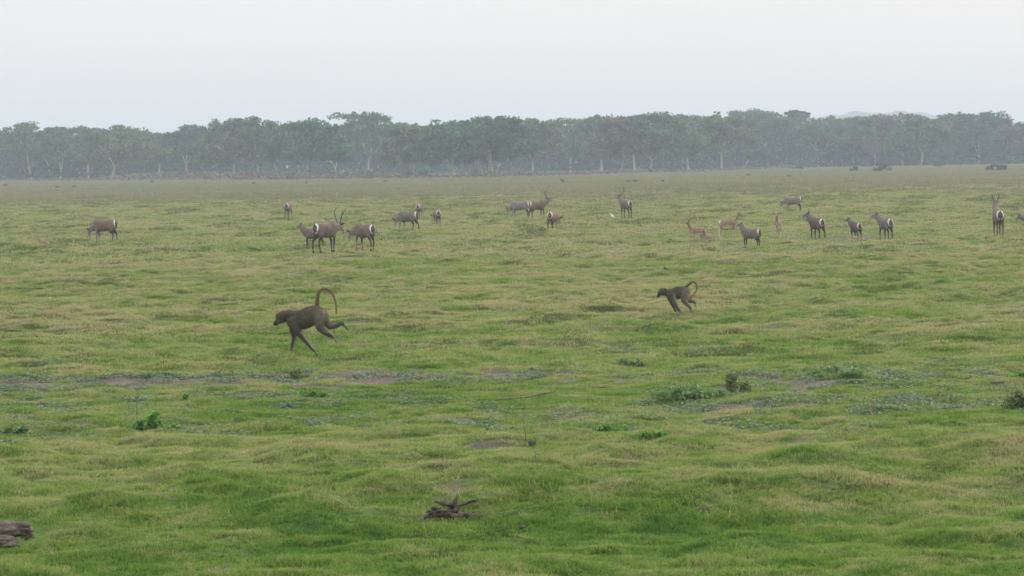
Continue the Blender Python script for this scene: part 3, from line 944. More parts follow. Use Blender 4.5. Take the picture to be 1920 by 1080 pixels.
def quadruped(kind, label, px, py, hpx, turn, neck=(40, 0), headd=(-20, 0), horns=0, tone='grey', group=None, stride=(.05, -.06, .06, -.05), voxel=.016, white_ring=True, body_drop=0.0, lying=False, seg_parts=True, name=None, thin=1.0):
    s = SPEC[kind]
    k = s['H'] / 1.2
    H, L, D, Wd, lg = s['H'], s['L'] / 1.0, s['depth'], s['width'], s['leg']
    p = at(px, py, .05 if kind == 'impala' else .02)
    sc = FPX / p.y
    scale = (hpx / sc) / (H * .985)
    root = empty(name or kind, p, math.radians(turn), scale)
    mb = MB()
    zc = lambda z: H - (1.2 - z) * D                 # heights of the trunk, measured down from the back
    X = lambda x: x * L
    wf = .9 * thin
    mb.tube([(X(-.57), 0, zc(.84), .08 * Wd, .10 * D), (X(-.50), 0, zc(.87), .145 * Wd * wf, .20 * D), (X(-.38), 0, zc(.895), .18 * Wd * wf, .285 * D), (X(-.15), 0, zc(.865), .215 * Wd * wf, .285 * D),
             (X(.10), 0, zc(.87), .225 * Wd * wf, .28 * D), (X(.30), 0, zc(.905), .205 * Wd * wf, .265 * D), (X(.46), 0, zc(.925), .19 * Wd * wf, .245 * D), (X(.58), 0, zc(.925), .165 * Wd * wf, .20 * D), (X(.64), 0, zc(.92), .11 * Wd * wf, .13 * D)], 4, 14)
    # withers
    mb.tube([(X(-.46), 0, zc(1.08), .05 * Wd, .08 * D), (X(-.30), 0, zc(1.115), .07 * Wd, .085 * D), (X(-.1), 0, zc(1.06), .06 * Wd, .08 * D)], 3, 8)
    zk = H / 1.2
    y0 = .115 * Wd
    for i, sy in enumerate((-1, 1)):
        d = stride[i]
        mb.tube([(X(-.40), sy * y0 * .9, zc(.86), .075 * lg, .14 * lg), (X(-.39) + d * .2, sy * y0, .63 * zk, .052 * lg, .072 * lg), (X(-.40) + d * .5, sy * y0, .50 * zk, .040 * lg, .048 * lg), (X(-.41) + d * .7, sy * y0, .36 * zk, .033 * lg, .038 * lg),
                 (X(-.40) + d * .85, sy * y0, .22 * zk, .024 * lg, .028 * lg), (X(-.40) + d, sy * y0, .09 * zk, .029 * lg, .033 * lg), (X(-.42) + d, sy * y0, .0, .034 * lg, .040 * lg)], 4, 10, side=(0, 1, 0))
        d = stride[2 + i]
        mb.tube([(X(.46), sy * y0 * .85, zc(.93), .085 * Wd, .19 * D), (X(.44) + d * .2, sy * y0, .72 * zk, .075 * lg, .135 * lg), (X(.46) + d * .4, sy * y0, .58 * zk, .052 * lg, .085 * lg), (X(.56) + d * .6, sy * y0, .44 * zk, .034 * lg, .046 * lg),
                 (X(.555) + d * .8, sy * y0, .27 * zk, .026 * lg, .030 * lg), (X(.54) + d, sy * y0, .09 * zk, .030 * lg, .034 * lg), (X(.52) + d, sy * y0, .0, .034 * lg, .040 * lg)], 4, 10, side=(0, 1, 0))
    # neck and head
    nb = np.array((X(-.44), 0, zc(.99)))
    nd = direction(*neck); NL = s['neck']
    nr = s['neckr']
    poll = nb + nd * NL
    mid = nb + nd * NL * .5 + np.array((0, 0, -.02))
    mb.tube([(*(nb + np.array((.10, 0, -.04))), nr * 1.05 * Wd ** .3, nr * 1.55), (*mid, nr * .8, nr * 1.08), (*poll, nr * .62, nr * .74)], 4, 12, side=(math.sin(math.radians(neck[1])), -math.cos(math.radians(neck[1])), 0) if abs(neck[1]) > 1 else (0, 1, 0))
    hd = direction(*headd); HL = s['head']; hr = s['headr']
    side = np.cross(hd, (0, 0, 1.)); side /= np.linalg.norm(side)
    up = np.cross(side, hd); up /= np.linalg.norm(up)
    if up[2] < 0: up = -up
    q = lambda t, u=0, w=0: tuple(poll + hd * HL * t + up * u + side * w)
    mb.tube([(*q(-.12, .01), .062 * hr, .075 * hr), (*q(.12, .02), .075 * hr, .088 * hr), (*q(.38, .008), .066 * hr, .078 * hr), (*q(.68, -.012), .043 * hr, .052 * hr), (*q(.92, -.02), .036 * hr, .040 * hr), (*q(1.0, -.022), .030 * hr, .032 * hr)], 4, 12, side=tuple(side))
    hc = poll + hd * HL * .3
    muz = poll + hd * HL
    base = {'grey': (.160, .143, .126), 'brown': (.165, .130, .104), 'red': (.22, .130, .085), 'dark': (.105, .084, .070), 'tan': (.275, .192, .128), 'hog': (.10, .09, .08), 'pale': (.215, .195, .18)}[tone]
    def colour(V, N):
        c = np.tile(np.array(base), (len(V), 1))
        c = c * (.85 + .3 * vn(V[:, 0] * 9, V[:, 2] * 9, 3)[:, None])
        def mixin(m, rgb):
            nonlocal c
            m = np.clip(m, 0, 1)[:, None]; c = c * (1 - m) + np.array(rgb) * m
        dh = np.linalg.norm(V - hc, axis=1)
        dmz = np.linalg.norm(V - muz, axis=1)
        onneck = ((V - nb) @ nd > .05) & (V[:, 2] > .3 * H * 0)
        if kind == 'waterbuck':
            blot = sstep(.45, .7, fbm(V[:, 0] * 2.5 + 7, V[:, 2] * 2.5, 12, 2)) * sstep(-.2, .5, V[:, 0])
            mixin(blot * .45, (.21, .135, .095))
            mixin(((V - nb) @ nd > .08) * .35, (.235, .215, .19))
            lower = sstep(.60 * H, .42 * H, V[:, 2]) * (np.abs(V[:, 0] + .41 * L) < .26) + sstep(.60 * H, .44 * H, V[:, 2]) * (V[:, 0] > .25)
            notneck = 1 - ((V - nb) @ nd > .22)
            mixin(lower * notneck, (.048, .034, .027))
            ring = sstep(.11 * H, .10 * H, V[:, 2]) * sstep(.07 * H, .08 * H, V[:, 2])
            mixin(ring * .7 * notneck, (.42, .40, .36))
            mixin(sstep(.04, .03, V[:, 2]) * notneck, (.03, .025, .02))
            # pale ring round the rump
            if white_ring:
                rz = (V[:, 2] - (H - .27)) / 1.30; ry = V[:, 1]
                rad = np.sqrt(rz ** 2 + ry ** 2)
                rear = sstep(.40, .48, V[:, 0])
                ringm = sstep(.112, .122, rad) * sstep(.158, .147, rad) * rear
                mixin(ringm, (.78, .76, .72))
                mixin(sstep(.122, .112, rad) * rear, (.10, .078, .064))
            # throat bib, muzzle, brow
            under = (N @ up < -.35) & (dh < .2)
            mixin(under * .8, (.52, .49, .45))
            mixin(sstep(.12, .07, dmz) * .8, (.5, .47, .44)); mixin(sstep(.055, .03, dmz), (.04, .035, .03))
        elif kind == 'impala':
            flank = sstep(.66 * H, .60 * H, V[:, 2]) * (V[:, 2] > .5 * H)
            mixin(flank * .6, (.48, .33, .20))
            belly = (N[:, 2] < -.45) & (V[:, 2] > .42 * H) & (V[:, 2] < .72 * H)
            mixin(belly * .9, (.72, .68, .62))
            mixin(sstep(.45 * H, .35 * H, V[:, 2]) * .7 * (V[:, 0] > -.9), (.47, .33, .21))
            mixin(sstep(.05, .03, V[:, 2]), (.04, .03, .03))
            rear = sstep(.55 * L, .60 * L, V[:, 0]) * (np.abs(V[:, 1]) < .08)
            mixin(rear * .8, (.72, .68, .62))
            chest = (N[:, 0] < -.6) & (V[:, 2] < .66 * H) & (V[:, 2] > .45 * H)
            mixin(chest * .7, (.65, .60, .54))
            mixin(sstep(.07, .03, dmz), (.3, .24, .2))
        else:
            mixin(sstep(.3 * H, .1 * H, V[:, 2]) * .6, (.05, .045, .04))
        return c
    body, V, N, c = fused(mb, 'body', m_coat, root, voxel if kind != 'impala' else min(voxel, .013), colour, 3)
    if not seg_parts: return root
    # ears
    el = .20 * hr ** .5 if kind != 'warthog' else .09
    for sy in (-1, 1):
        b0 = np.array(q(-.02, .055 * hr, sy * .05 * hr))
        ed = side * sy * .95 + up * .42 - hd * .18; ed /= np.linalg.norm(ed)
        e = MB()
        e.tube([(*b0, .022, .012), (*(b0 + ed * el * .35), .042 * hr, .012), (*(b0 + ed * el * .75), .036 * hr, .010), (*(b0 + ed * el), .010, .006)], 3, 8, side=tuple(hd))
        o = e.build('ear', m_coat, root)
        coated(o, (.10, .085, .075) if kind == 'waterbuck' else tuple(np.array(base) * .9))
    # tail
    tl = MB()
    t0 = np.array((X(.655), 0, H - .10 * D))
    if kind == 'warthog': pts = [(*t0, .012), (*(t0 + (.04, 0, .16)), .009), (*(t0 + (.05, 0, .30)), .018)]
    else: pts = [(*t0, .030 * hr), (*(t0 + np.array((.035, 0, -.12))), .024 * hr), (*(t0 + np.array((.035, .01, -.27 * D))), .02 * hr), (*(t0 + np.array((.03, .01, -.36 * D))), .022 * hr)]
    tl.tube(pts, 3, 8); coated(tl.build('tail', m_coat, root), (.09, .072, .06) if kind == 'waterbuck' else tuple(np.array(base)))
    if horns:
        for sy in (-1, 1):
            hb = np.array(q(-.02, .07 * hr, sy * .032))
            m_ = MB()
            back = -hd * .8 + up * .35; back /= np.linalg.norm(back)
            if kind == 'waterbuck':
                L_ = .72 * horns
                pts = [(*hb, .026), (*(hb + (back * .22 + up * .12 + side * sy * .12) * L_), .023), (*(hb + (back * .38 + up * .36 + side * sy * .26) * L_), .019), (*(hb + (back * .36 + up * .64 + side * sy * .31) * L_), .014), (*(hb + (back * .20 + up * .92 + side * sy * .26) * L_), .005)]
            else:
                L_ = .55 * horns
                pts = [(*hb, .017), (*(hb + (back * .25 + up * .12 + side * sy * .16) * L_), .016), (*(hb + (back * .50 + up * .14 + side * sy * .36) * L_), .014), (*(hb + (back * .72 + up * .34 + side * sy * .30) * L_), .010), (*(hb + (back * .74 + up * .66 + side * sy * .24) * L_), .004)]
            m_.tube(pts, 5, 8)
            # ridges round the horn
            Vh = m_.V[0]
            m_.build('horn', m_horn, root)
    for sy in (-1, 1):
        e = MB(); c0 = q(.27, .03 * hr, sy * .062 * hr); e.tube([(*c0, .010), (*(np.array(c0) + hd * .012), .010)], 1, 8)
        e.build('eye', m_eye, root)
    tag(root, label, 'antelope' if kind != 'warthog' else 'warthog', group)
    return root

WB = 'waterbuck grazing and standing on the plain'
G = dict
wbs = [
 (196, 456, 44, -12, G(neck=(-48, 5), headd=(-78, 0), tone='brown', stride=(.02, .10, -.05, .12), label='brown hornless waterbuck grazing alone, leftmost on the plain')),
 (541, 411, 31, -100, G(neck=(-30, 40), headd=(-75, 30), tone='red', voxel=.024, label='small far waterbuck seen from behind, head down, beyond the trio near the tailed baboon')),
 (588, 467, 38, 2, G(neck=(50, 0), headd=(-15, 0), tone='brown', stride=(.0, .04, .05, -.02), label='hornless young waterbuck standing behind the horned male of the trio, head raised to the left')),
 (611, 474, 57, -130, G(neck=(-2, 10), headd=(-30, 0), tone='brown', horns=1.0, stride=(-.10, .05, .08, -.06), label='big horned waterbuck bull of the trio, white-ringed rump turned to us, head to the right')),
 (684, 471, 51, -50, G(neck=(-28, 10), headd=(-58, 10), tone='brown', stride=(-.04, .06, .10, -.06), label='waterbuck lowering its head toward the horned bull, rightmost of the trio')),
 (765, 436, 40, -32, G(neck=(-42, 0), headd=(-72, 0), tone='grey', stride=(-.12, .10, -.12, .14), label='grey waterbuck grazing with its legs apart, in front of one seen from behind')),
 (786, 410, 28, -98, G(neck=(-40, -30), headd=(-70, -10), tone='red', voxel=.024, label='far waterbuck seen from behind just beyond the grey leg-spread grazer')),
 (820, 425, 32, -80, G(neck=(-40, 20), headd=(-70, 0), tone='brown', voxel=.02, label='waterbuck seen from behind with head down, alone right of the grey leg-spread grazer')),
 (975, 411, 34, -6, G(neck=(-45, 0), headd=(-75, 0), tone='pale', stride=(-.10, .06, .04, -.05), voxel=.02, label='pale grey waterbuck grazing broadside, overlapping a horned one at its rump')),
 (1008, 410, 33, -150, G(neck=(28, 0), headd=(-5, -20), tone='brown', horns=.8, voxel=.02, label='horned waterbuck facing right behind the pale broadside grazer\'s rump')),
 (1036, 436, 40, -104, G(neck=(-35, -25), headd=(-65, -30), tone='red', stride=(.05, -.05, .05, -.04), label='reddish waterbuck seen from behind, head lowered to the right, before the pale broadside grazer')),
 (1174, 409, 34, -62, G(neck=(52, 10), headd=(-8, 20), tone='grey', horns=.85, voxel=.02, label='horned grey waterbuck standing head up beside the small white egret')),
 (1487, 399, 31, -14, G(neck=(-42, 0), headd=(-60, 0), tone='pale', voxel=.02, label='far grey waterbuck grazing beyond the impala with the splayed ears')),
 (1532, 452, 43, -66, G(neck=(45, 25), headd=(-10, 60), tone='dark', horns=.42, stride=(.05, -.04, -.06, .12), label='dark waterbuck with short horns and a bright rump ring, looking back at us')),
 (1605, 454, 37, -72, G(neck=(42, 20), headd=(-8, 50), tone='dark', label='smallest dark waterbuck of the row of three, standing between its two larger companions')),
 (1661, 452, 43, -70, G(neck=(42, 30), headd=(-10, 60), tone='grey', stride=(-.05, .05, .05, -.05), label='waterbuck with dark upright ears, rightmost of the row of three on the dry line')),
 (1872, 445, 52, -89, G(neck=(62, 5), headd=(-5, 0), tone='brown', horns=.55, stride=(.02, 0, .02, -.02), label='tall horned waterbuck standing straight away from us near the right edge')),
 (1941, 441, 40, 3, G(neck=(2, 0), headd=(-35, 0), tone='grey', label='waterbuck cut by the right edge of the photo so that only its head shows')),
 (1416, 477, 39, -38, G(neck=(58, 8), headd=(-5, 40), tone='grey', stride=(.03, -.03, .02, -.04), label='hornless waterbuck standing head up in a shallow dip, just right of the impala pair')),
]
for px, py, h, turn, kw in wbs:
    q_ = quadruped('waterbuck', px=px, py=py, hpx=h, turn=turn, group=WB, **kw)
    if px == 1416: q_.location.y += 2.2; q_.location.z = float(height(q_.location.x, q_.location.y))        # it stands in the dip behind the rise
IM = 'impala standing on the plain'
for px, py, h, turn, kw in [
 (1307, 463, 35, 32, G(neck=(60, 0), headd=(-10, 0), horns=1.0, tone='tan', label='impala ram with long swept horns, left of the pair and behind it')),
 (1327, 470, 30, 62, G(neck=(55, 0), headd=(-5, 0), horns=.8, tone='tan', label='smaller horned impala in front of the long-horned ram')),
 (1366, 447, 34, -168, G(neck=(58, 0), headd=(-8, 0), tone='tan', stride=(.08, -.06, .08, -.08), label='impala standing broadside and facing right, beyond the ram pair')),
 (1459, 449, 36, 78, G(neck=(65, 0), headd=(-15, 0), tone='tan', label='impala facing us with splayed ears, alone between the waterbucks'))]:
    quadruped('impala', px=px, py=py, hpx=h, turn=turn, group=IM, **kw)
# tiny animals along the far side of the plain
def near_word(i): return i
far_hogs = [(1178, 343, 5, 0, 'left one of a touching pair below the leaning mauve tree'), (1191, 343, 6, 180, 'right one of a touching pair below the leaning mauve tree'), (1243, 343, 6, 60, 'alone below the long arching bough'),
            (1480, 333, 5, 5, 'beyond the distant reddish impalas below the parasol-topped tree'), (140, 353, 5, 0, 'alone below the V-forked tree at the left'), (107, 354, 5, 170, 'left of its like below the V-forked tree'), (11, 351, 6, 0, 'by the left edge of the photo'),
            (476, 347, 5, 10, 'below the wispy-topped tree'), (574, 347, 7, 80, 'below the green dome beside the white snag'), (723, 343, 5, 0, 'below the tallest layered tree'), (286, 344, 5, 0, 'close to the scrub below the small low tree'), (1403, 331, 5, 0, 'at the scrub below the very tall straight trunk')]
for i, (px, py, h, turn, where) in enumerate(far_hogs):
    quadruped('warthog', 'tiny dark far animal, ' + where, px, py, h, turn, neck=(-25, 0), headd=(-45, 0), tone='hog', voxel=.035, group='small dark animals far across the plain')
far_imp = [(1396, 344, 8, 0, 'left of the far group below the tall straight trunk'), (1447, 343, 8, 170, 'leftmost of three close together'), (1457, 341, 8, 10, 'middle one of three close together'), (1469, 341, 8, 0, 'rightmost of three close together'),
           (1703, 336, 9, 170, 'alone below the greyish half-bare tree'), (1775, 335, 7, 0, 'left of two below the broad green tree'), (1788, 337, 8, 90, 'right of two below the broad green tree'), (1875, 335, 8, 0, 'alone below the large dark bush at the right'),
           (92, 350, 6, 0, 'far left below the V-forked tree'), (680, 346, 7, 170, 'below the tallest layered tree'), (783, 340, 6, 0, 'left of two below the V-trunked tree'), (807, 344, 7, 180, 'right of two below the V-trunked tree'), (431, 347, 6, 0, 'below the wispy-topped tree')]
for i, (px, py, h, turn, where) in enumerate(far_imp):
    quadruped('impala', 'tiny reddish far impala, ' + where, px, py, h, turn, neck=((-40, 0) if i % 3 == 1 else (55, 0)), headd=((-70, 0) if i % 3 == 1 else (-10, 0)), tone='tan', voxel=.03, group='impalas far across the plain')

# ------------------------------------------------------------------ baboons
def baboon(label, px, py, pxm_zoom, orig, tr, tone=1.0, feet_z=None):
    """built from joints read off the photograph in side view (in metres), each with its real sideways offset"""
    p = at(px, py + 3, .015)
    root = empty('baboon', p)
    mb = MB()
    st = lambda Z: Z + max(0, Z - 560) * .03 if Z < 5000 else Z
    orig = (orig[0], st(orig[1]))
    P = lambda X, Z, r, y=0.0, r2=None: ((X - orig[0]) / pxm_zoom, y, (orig[1] - st(Z)) / pxm_zoom, r / pxm_zoom, (r2 if r2 else r) / pxm_zoom)
    for part in tr['body']:
        mb.tube([P(*q) for q in part], 4, 14)
    tailc = None
    def m3(X, Z, y=0): return np.array(((X - orig[0]) / pxm_zoom, y, (orig[1] - st(Z)) / pxm_zoom))
    # hands and feet: palm plus five separate digits rooted in it
    for (X0, Z0, X1, Z1, y, sgn, fl, fr) in tr['hands']:
        a = m3(X0, Z0, y); b = m3(X1, Z1, y)
        d = (b - a); Lh = np.linalg.norm(d); d /= Lh
        sd = np.array((0, 1., 0))
        nrm = np.cross(sd, d)
        mb.tube([(*a, fr * 1.5, fr * 1.5), (*((a + b) / 2), fr * 2.4, fr * 1.3), (*b, fr * 2.5, fr * 1.1)], 3, 10, side=(0, 1, 0))
        dn = np.array((d[0] * .8, 0, d[2] * .5 - .25)); 
        for j, (off, ln) in enumerate([(-1.9, .80), (-.65, 1.0), (.65, .95), (1.9, .75)]):
            s0 = b + sd * off * fr * .9
            k1 = s0 + d * fl * ln * .5; k2 = k1 + dn / np.linalg.norm(dn) * fl * ln * .5
            mb.tube([(*(s0 - d * .01), fr * .62), (*k1, fr * .58), (*k2, fr * .45)], 3, 7)
        th = (a + b) / 2 + sd * sgn * fr * 2
        mb.tube([(*(th - sd * sgn * fr), fr * .65), (*(th + sd * sgn * fr * 1.2 + d * fl * .35), fr * .58), (*(th + sd * sgn * fr * 1.4 + d * fl * .7), fr * .42)], 3, 7)
    muz = m3(*tr['muzzle']); tb = m3(*tr['tailbase']); rump = m3(*tr['rump']); hd = m3(*tr['headc'])
    belly = m3(*tr['belly'])
    gz = 0.0
    def colour(V, N):
        c = np.tile(np.array((.080, .070, .047)) * tone, (len(V), 1))
        c = c * (.75 + .5 * fbm(V[:, 0] * 16, V[:, 2] * 16 + V[:, 1] * 9, 3, 2)[:, None])
        def mixin(m, rgb):
            nonlocal c
            m = np.clip(m, 0, 1)[:, None]; c = c * (1 - m) + np.array(rgb) * m
        dm = np.linalg.norm(V - muz, axis=1)
        mixin(sstep(.115, .05, dm), (.035, .028, .025))
        dh = np.linalg.norm(V - hd, axis=1)
        mixin(sstep(.15, .08, dh) * .35 * (dm > .1), (.07, .058, .040))
        # rim light painted as paler hair on limb and belly faces turned tailward
        rim_light = (V[:, 2] < .44) & (N[:, 0] > .35)
        mixin(rim_light * .7, (.36, .33, .27))
        mixin(sstep(.30, .06, np.hypot(V[:, 0] - rump[0], (V[:, 2] - rump[2] + .06) * .8)) * .5, (.20, .17, .125))
        mixin(sstep(.16, .03, V[:, 2]) * .6, (.06, .05, .042))
        dr = np.sqrt((V[:, 0] - rump[0]) ** 2 + ((V[:, 2] - rump[2]) / 1.5) ** 2)
        mixin(sstep(.085, .03, dr) * (N[:, 0] > .3) * .55, (.27, .20, .16))
        return c
    body, V, N, c = fused(mb, 'body', m_coat, root, .0085, colour, 3)
    # tail as a part
    t_ = MB(); t_.tube([P(*q) for q in tr['tail']], 6, 10)
    o = t_.build('tail', m_coat, root)
    co = np.array(t_.V[0]); f = np.linspace(0, 1, len(co))[:, None]
    cc = np.ones((len(co), 4), np.float32); cc[:, :3] = np.array((.085, .062, .042)) * (1 - f) + np.array((.20, .145, .08)) * f
    a = o.data.attributes.new('coat', 'FLOAT_COLOR', 'POINT'); a.data.foreach_set('color', cc.ravel())
    # ears, eyes, nostril ridge
    for sy in (-1, 1):
        e0 = m3(*tr['ear'], sy * .058)
        e = MB(); e.tube([(*(e0 + (0, 0, -.014)), .008, .010), (*e0, .012, .017), (*(e0 + (.004, 0, .014)), .008, .010)], 3, 8, side=(0, 1, 0))
        coated(e.build('ear', m_coat, root), (.07, .055, .045))
        e = MB(); c0 = m3(*tr['eye'], sy * .026); e.tube([(*c0, .0075), (*(c0 + (0, sy * .004, 0)), .0075)], 1, 8); e.build('eye', m_eye, root)
    # coat hair, longest over shoulders and neck
    rg = np.random.default_rng(8)
    nh = 15000
    k = rg.integers(0, len(V), nh)
    k = k[(V[k, 2] > .10)]
    nh = len(k)
    v = V[k] + rg.normal(size=(nh, 3)) * .003; nn = N[k]
    flow = np.tile(np.array((.8, 0, -.3)), (nh, 1)) + rg.normal(size=(nh, 3)) * .35
    dd = flow + nn * .55; dd /= np.linalg.norm(dd, axis=1)[:, None]
    mane = sstep(.32, .1, np.abs(v[:, 0] - hd[0] - .16)) * sstep(.30, .42, v[:, 2])
    trunk = sstep(.22, .36, v[:, 2])
    Lh = (.006 + .010 * trunk + .026 * mane) * (.6 + .8 * rg.random(nh))
    Lh = Lh * np.where(np.linalg.norm(v - muz, axis=1) < .10, .15, 1)
    sdv = np.cross(dd, nn); sdv /= np.linalg.norm(sdv, axis=1)[:, None] + 1e-6
    wv = .0022
    HV = np.stack([v - sdv * wv, v + sdv * wv, v + dd * Lh[:, None]], 1).reshape(-1, 3)
    HF = np.arange(3 * nh).reshape(-1, 3)
    o = mesh_obj('fur', HV, HF, m_coat, root, smooth=False)
    hc = np.ones((nh * 3, 4), np.float32); hc[:, :3] = np.repeat(c[k, :3] * (.8 + .6 * rg.random(nh))[:, None], 3, 0)
    a = o.data.attributes.new('coat', 'FLOAT_COLOR', 'POINT'); a.data.foreach_set('color', hc.ravel())
    tag(root, label, 'baboon')
    return root

big = dict(
    body=[
        # trunk: chest to rump
        [(425, 520, 60, 0, 68), (480, 518, 76, 0, 92), (560, 515, 86, 0, 114), (640, 478, 76, 0, 120), (720, 440, 72, 0, 98), (775, 430, 62, 0, 74), (800, 425, 40, 0, 48)],
        # neck
        [(480, 480, 62, 0, 66), (420, 478, 58, 0, 64), (370, 478, 50, 0, 60)],
        # head
        [(378, 470, 56, 0, 64), (330, 466, 56, 0, 58), (292, 482, 44, 0, 46)],
        # muzzle
        [(305, 505, 38, 0, 46), (268, 535, 27, 0, 33), (240, 560, 21, 0, 25)],
        [(290, 445, 30, 0, 20), (262, 462, 32, 0, 17)],          # brow
        [(400, 450, 60, 0, 52), (440, 470, 70, 0, 66), (520, 480, 66, 0, 76)],   # mane over neck and shoulders
        # near foreleg (viewer's side)
        [(445, 520, 48, -62, 66), (472, 590, 42, -75, 54), (525, 665, 32, -80, 38), (590, 740, 25, -80, 30), (650, 815, 20, -78, 23), (700, 868, 17, -76, 19)],
        # far foreleg
        [(440, 540, 44, 62, 52), (440, 620, 33, 72, 38), (457, 705, 27, 76, 30), (450, 760, 23, 76, 25), (425, 840, 18, 74, 20), (412, 885, 16, 74, 18)],
        # near hind leg
        [(770, 440, 50, -50, 78), (765, 520, 50, -66, 72), (768, 600, 40, -70, 50), (825, 655, 31, -68, 36), (885, 690, 23, -66, 26), (920, 712, 19, -64, 22)],
        # far hind leg
        [(790, 450, 46, 50, 62), (820, 520, 42, 64, 46), (870, 597, 32, 66, 36), (945, 592, 25, 66, 27), (1000, 572, 20, 66, 22), (1026, 572, 18, 66, 20)],
    ],
    hands=[(700, 868, 728, 905, -.115, 1, .042, .0115), (412, 885, 398, 922, .112, -1, .042, .0115), (920, 712, 962, 772, -.098, 1, .05, .0115), (1022, 572, 1075, 632, .10, -1, .05, .0115)],
    tail=[(735, 372, 27), (738, 300, 24), (746, 232, 21), (768, 182, 19), (812, 158, 17), (868, 170, 15), (915, 214, 14), (942, 285, 13), (956, 360, 13), (957, 440, 13)],
    muzzle=(222, 565), tailbase=(735, 350), rump=(826, 440), headc=(330, 465), belly=(560, 600), ear=(355, 478), eye=(268, 478))
# sideways numbers above are in the same units as the outline: convert
def scale_y(tr, k):
    tr['body'] = [[(q[0], q[1], q[2], q[3] / k, q[4]) for q in part] for part in tr['body']]
    return tr
KB = 6.3527 * 103.5
scale_y(big, KB)
xc, yc = 480 + 560 / 6.3527, 520 + 930 / 6.3527
pt = at(xc, yc)
KBr = 6.3527 * FPX / pt.y
baboon('large olive-brown baboon bounding left, black muzzle low and tail arched high', xc, yc, KBr, (560, 928), big)
small = dict(
    body=[
        [(520, 480, 70, 0, 66), (590, 490, 90, 0, 92), (660, 485, 96, 0, 112), (740, 465, 92, 0, 112), (810, 445, 84, 0, 96), (860, 445, 66, 0, 82), (885, 450, 44, 0, 54)],
        [(560, 470, 66, 0, 66), (500, 465, 58, 0, 56), (450, 458, 50, 0, 54)],
        [(450, 450, 52, 0, 58), (410, 448, 56, 0, 60), (370, 468, 46, 0, 48)],
        [(385, 480, 42, 0, 46), (355, 510, 30, 0, 33), (334, 535, 24, 0, 24)],
        [(368, 445, 28, 0, 18), (350, 458, 26, 0, 16)],
        [(560, 500, 52, -64, 72), (600, 580, 46, -80, 58), (648, 665, 38, -86, 44), (695, 745, 30, -86, 34), (728, 800, 25, -84, 28)],
        [(540, 500, 46, 66, 60), (565, 590, 38, 80, 44), (605, 680, 31, 84, 36), (640, 755, 25, 84, 29), (660, 800, 22, 82, 25)],
        [(840, 440, 54, -50, 80), (822, 530, 54, -70, 76), (815, 610, 44, -76, 56), (865, 680, 34, -76, 40), (915, 725, 27, -74, 31), (932, 760, 23, -72, 27)],
        [(860, 470, 48, 50, 66), (865, 560, 44, 68, 48), (890, 618, 36, 72, 40), (950, 636, 29, 72, 32), (1005, 645, 25, 72, 28), (1020, 668, 22, 72, 25)],
    ],
    hands=[(728, 800, 768, 825, -.10, 1, .038, .010), (660, 800, 688, 828, .10, -1, .038, .010), (932, 760, 922, 812, -.088, 1, .045, .010), (1020, 668, 1032, 728, .088, -1, .045, .010)],
    tail=[(850, 365, 28), (900, 328, 24), (945, 290, 21), (990, 278, 19), (1032, 305, 17), (1053, 365, 16), (1043, 435, 14), (1005, 495, 13), (962, 550, 12), (938, 600, 12)],
    muzzle=(326, 540), tailbase=(850, 360), rump=(905, 470), headc=(412, 448), belly=(690, 590), ear=(440, 455), eye=(354, 468))
scale_y(small, 825.)
xc, yc = 1200 + 680 / 9.82, 500 + 838 / 9.82
pt = at(xc, yc)
baboon('smaller brown baboon running left with hind feet lifted and tail curled down behind', xc, yc, 9.82 * FPX / pt.y, (680, 838), small, tone=1.15)

# sitting dark bird or baboon far off
def bird(name, label, px, py, hpx, mat, beak, neck=.45, legs=.3, turn=0, cat='bird', lean=.1):
    p = at(px, py); h = hpx / (FPX / p.y)
    root = empty(name, p, turn, h)
    b = MB()
    b.tube([(-.10, 0, legs + .34, .10, .12), (.05, 0, legs + .22, .15, .18), (.20, 0, legs + .12, .12, .14), (.34, 0, legs + .05, .03, .03)], 4, 10)
    b.tube([(-.08, 0, legs + .35, .055, .07), (-.13 - lean * .2, 0, legs + .35 + neck * .4, .035, .04), (-.10 - lean, 0, .88, .032, .035)], 4, 8)
    b.tube([(-.07 - lean, 0, .90, .04, .045), (-.14 - lean, 0, .93, .045, .048), (-.19 - lean, 0, .92, .03, .03)], 3, 8)
    tmp = b.build('body', mat, root)
    r = tmp.modifiers.new('r', 'REMESH'); r.mode = 'VOXEL'; r.voxel_size = .018; r.use_smooth_shade = True
    k = MB(); k.tube([(-.20 - lean, 0, .92, .018), (-.30 - lean, 0, .90, .012), (-.38 - lean, 0, .885, .003)], 2, 7); k.build('beak', beak, root)
    for sy in (-1, 1):
        l = MB(); l.tube([(.06, sy * .05, legs + .12, .022), (.04, sy * .05, legs * .5, .013), (.06, sy * .05, 0, .013), (-.03, sy * .06, -.005, .010)], 3, 6); l.build('leg', beak, root)
    tag(root, label, cat)
    return root
bird('egret', 'small white egret standing in the short grass left of a horned grey waterbuck', 1148, 412, 13, m_white, m_beak, turn=.2)
bird('egret', 'tiny white far bird at the scrub under the leaning mauve tree', 1199, 320, 7, m_white, m_beak)
bird('rusty_bird', 'small rust-brown bird upright in the grass below the row of three waterbucks', 1627, 497, 11, m_rust, m_horn, legs=.15, neck=.3)
bird('dark_bird', 'dark slim bird upright in the grass beyond the smaller baboon', 1247, 509, 13, m_dung, m_horn, legs=.2, neck=.4)
bird('marabou_stork', 'tall dark far bird standing alone beyond the pale broadside waterbuck', 1054, 346, 15, m_dung, m_horn, legs=.3, neck=.4, turn=.3)
# resting reddish fawn
q = quadruped('impala', 'reddish fawn resting low in the grass left of the lone grazing waterbuck', 82, 461, 15, 10, neck=(50, 0), headd=(-10, 0), tone='tan')
q.location.z -= .18

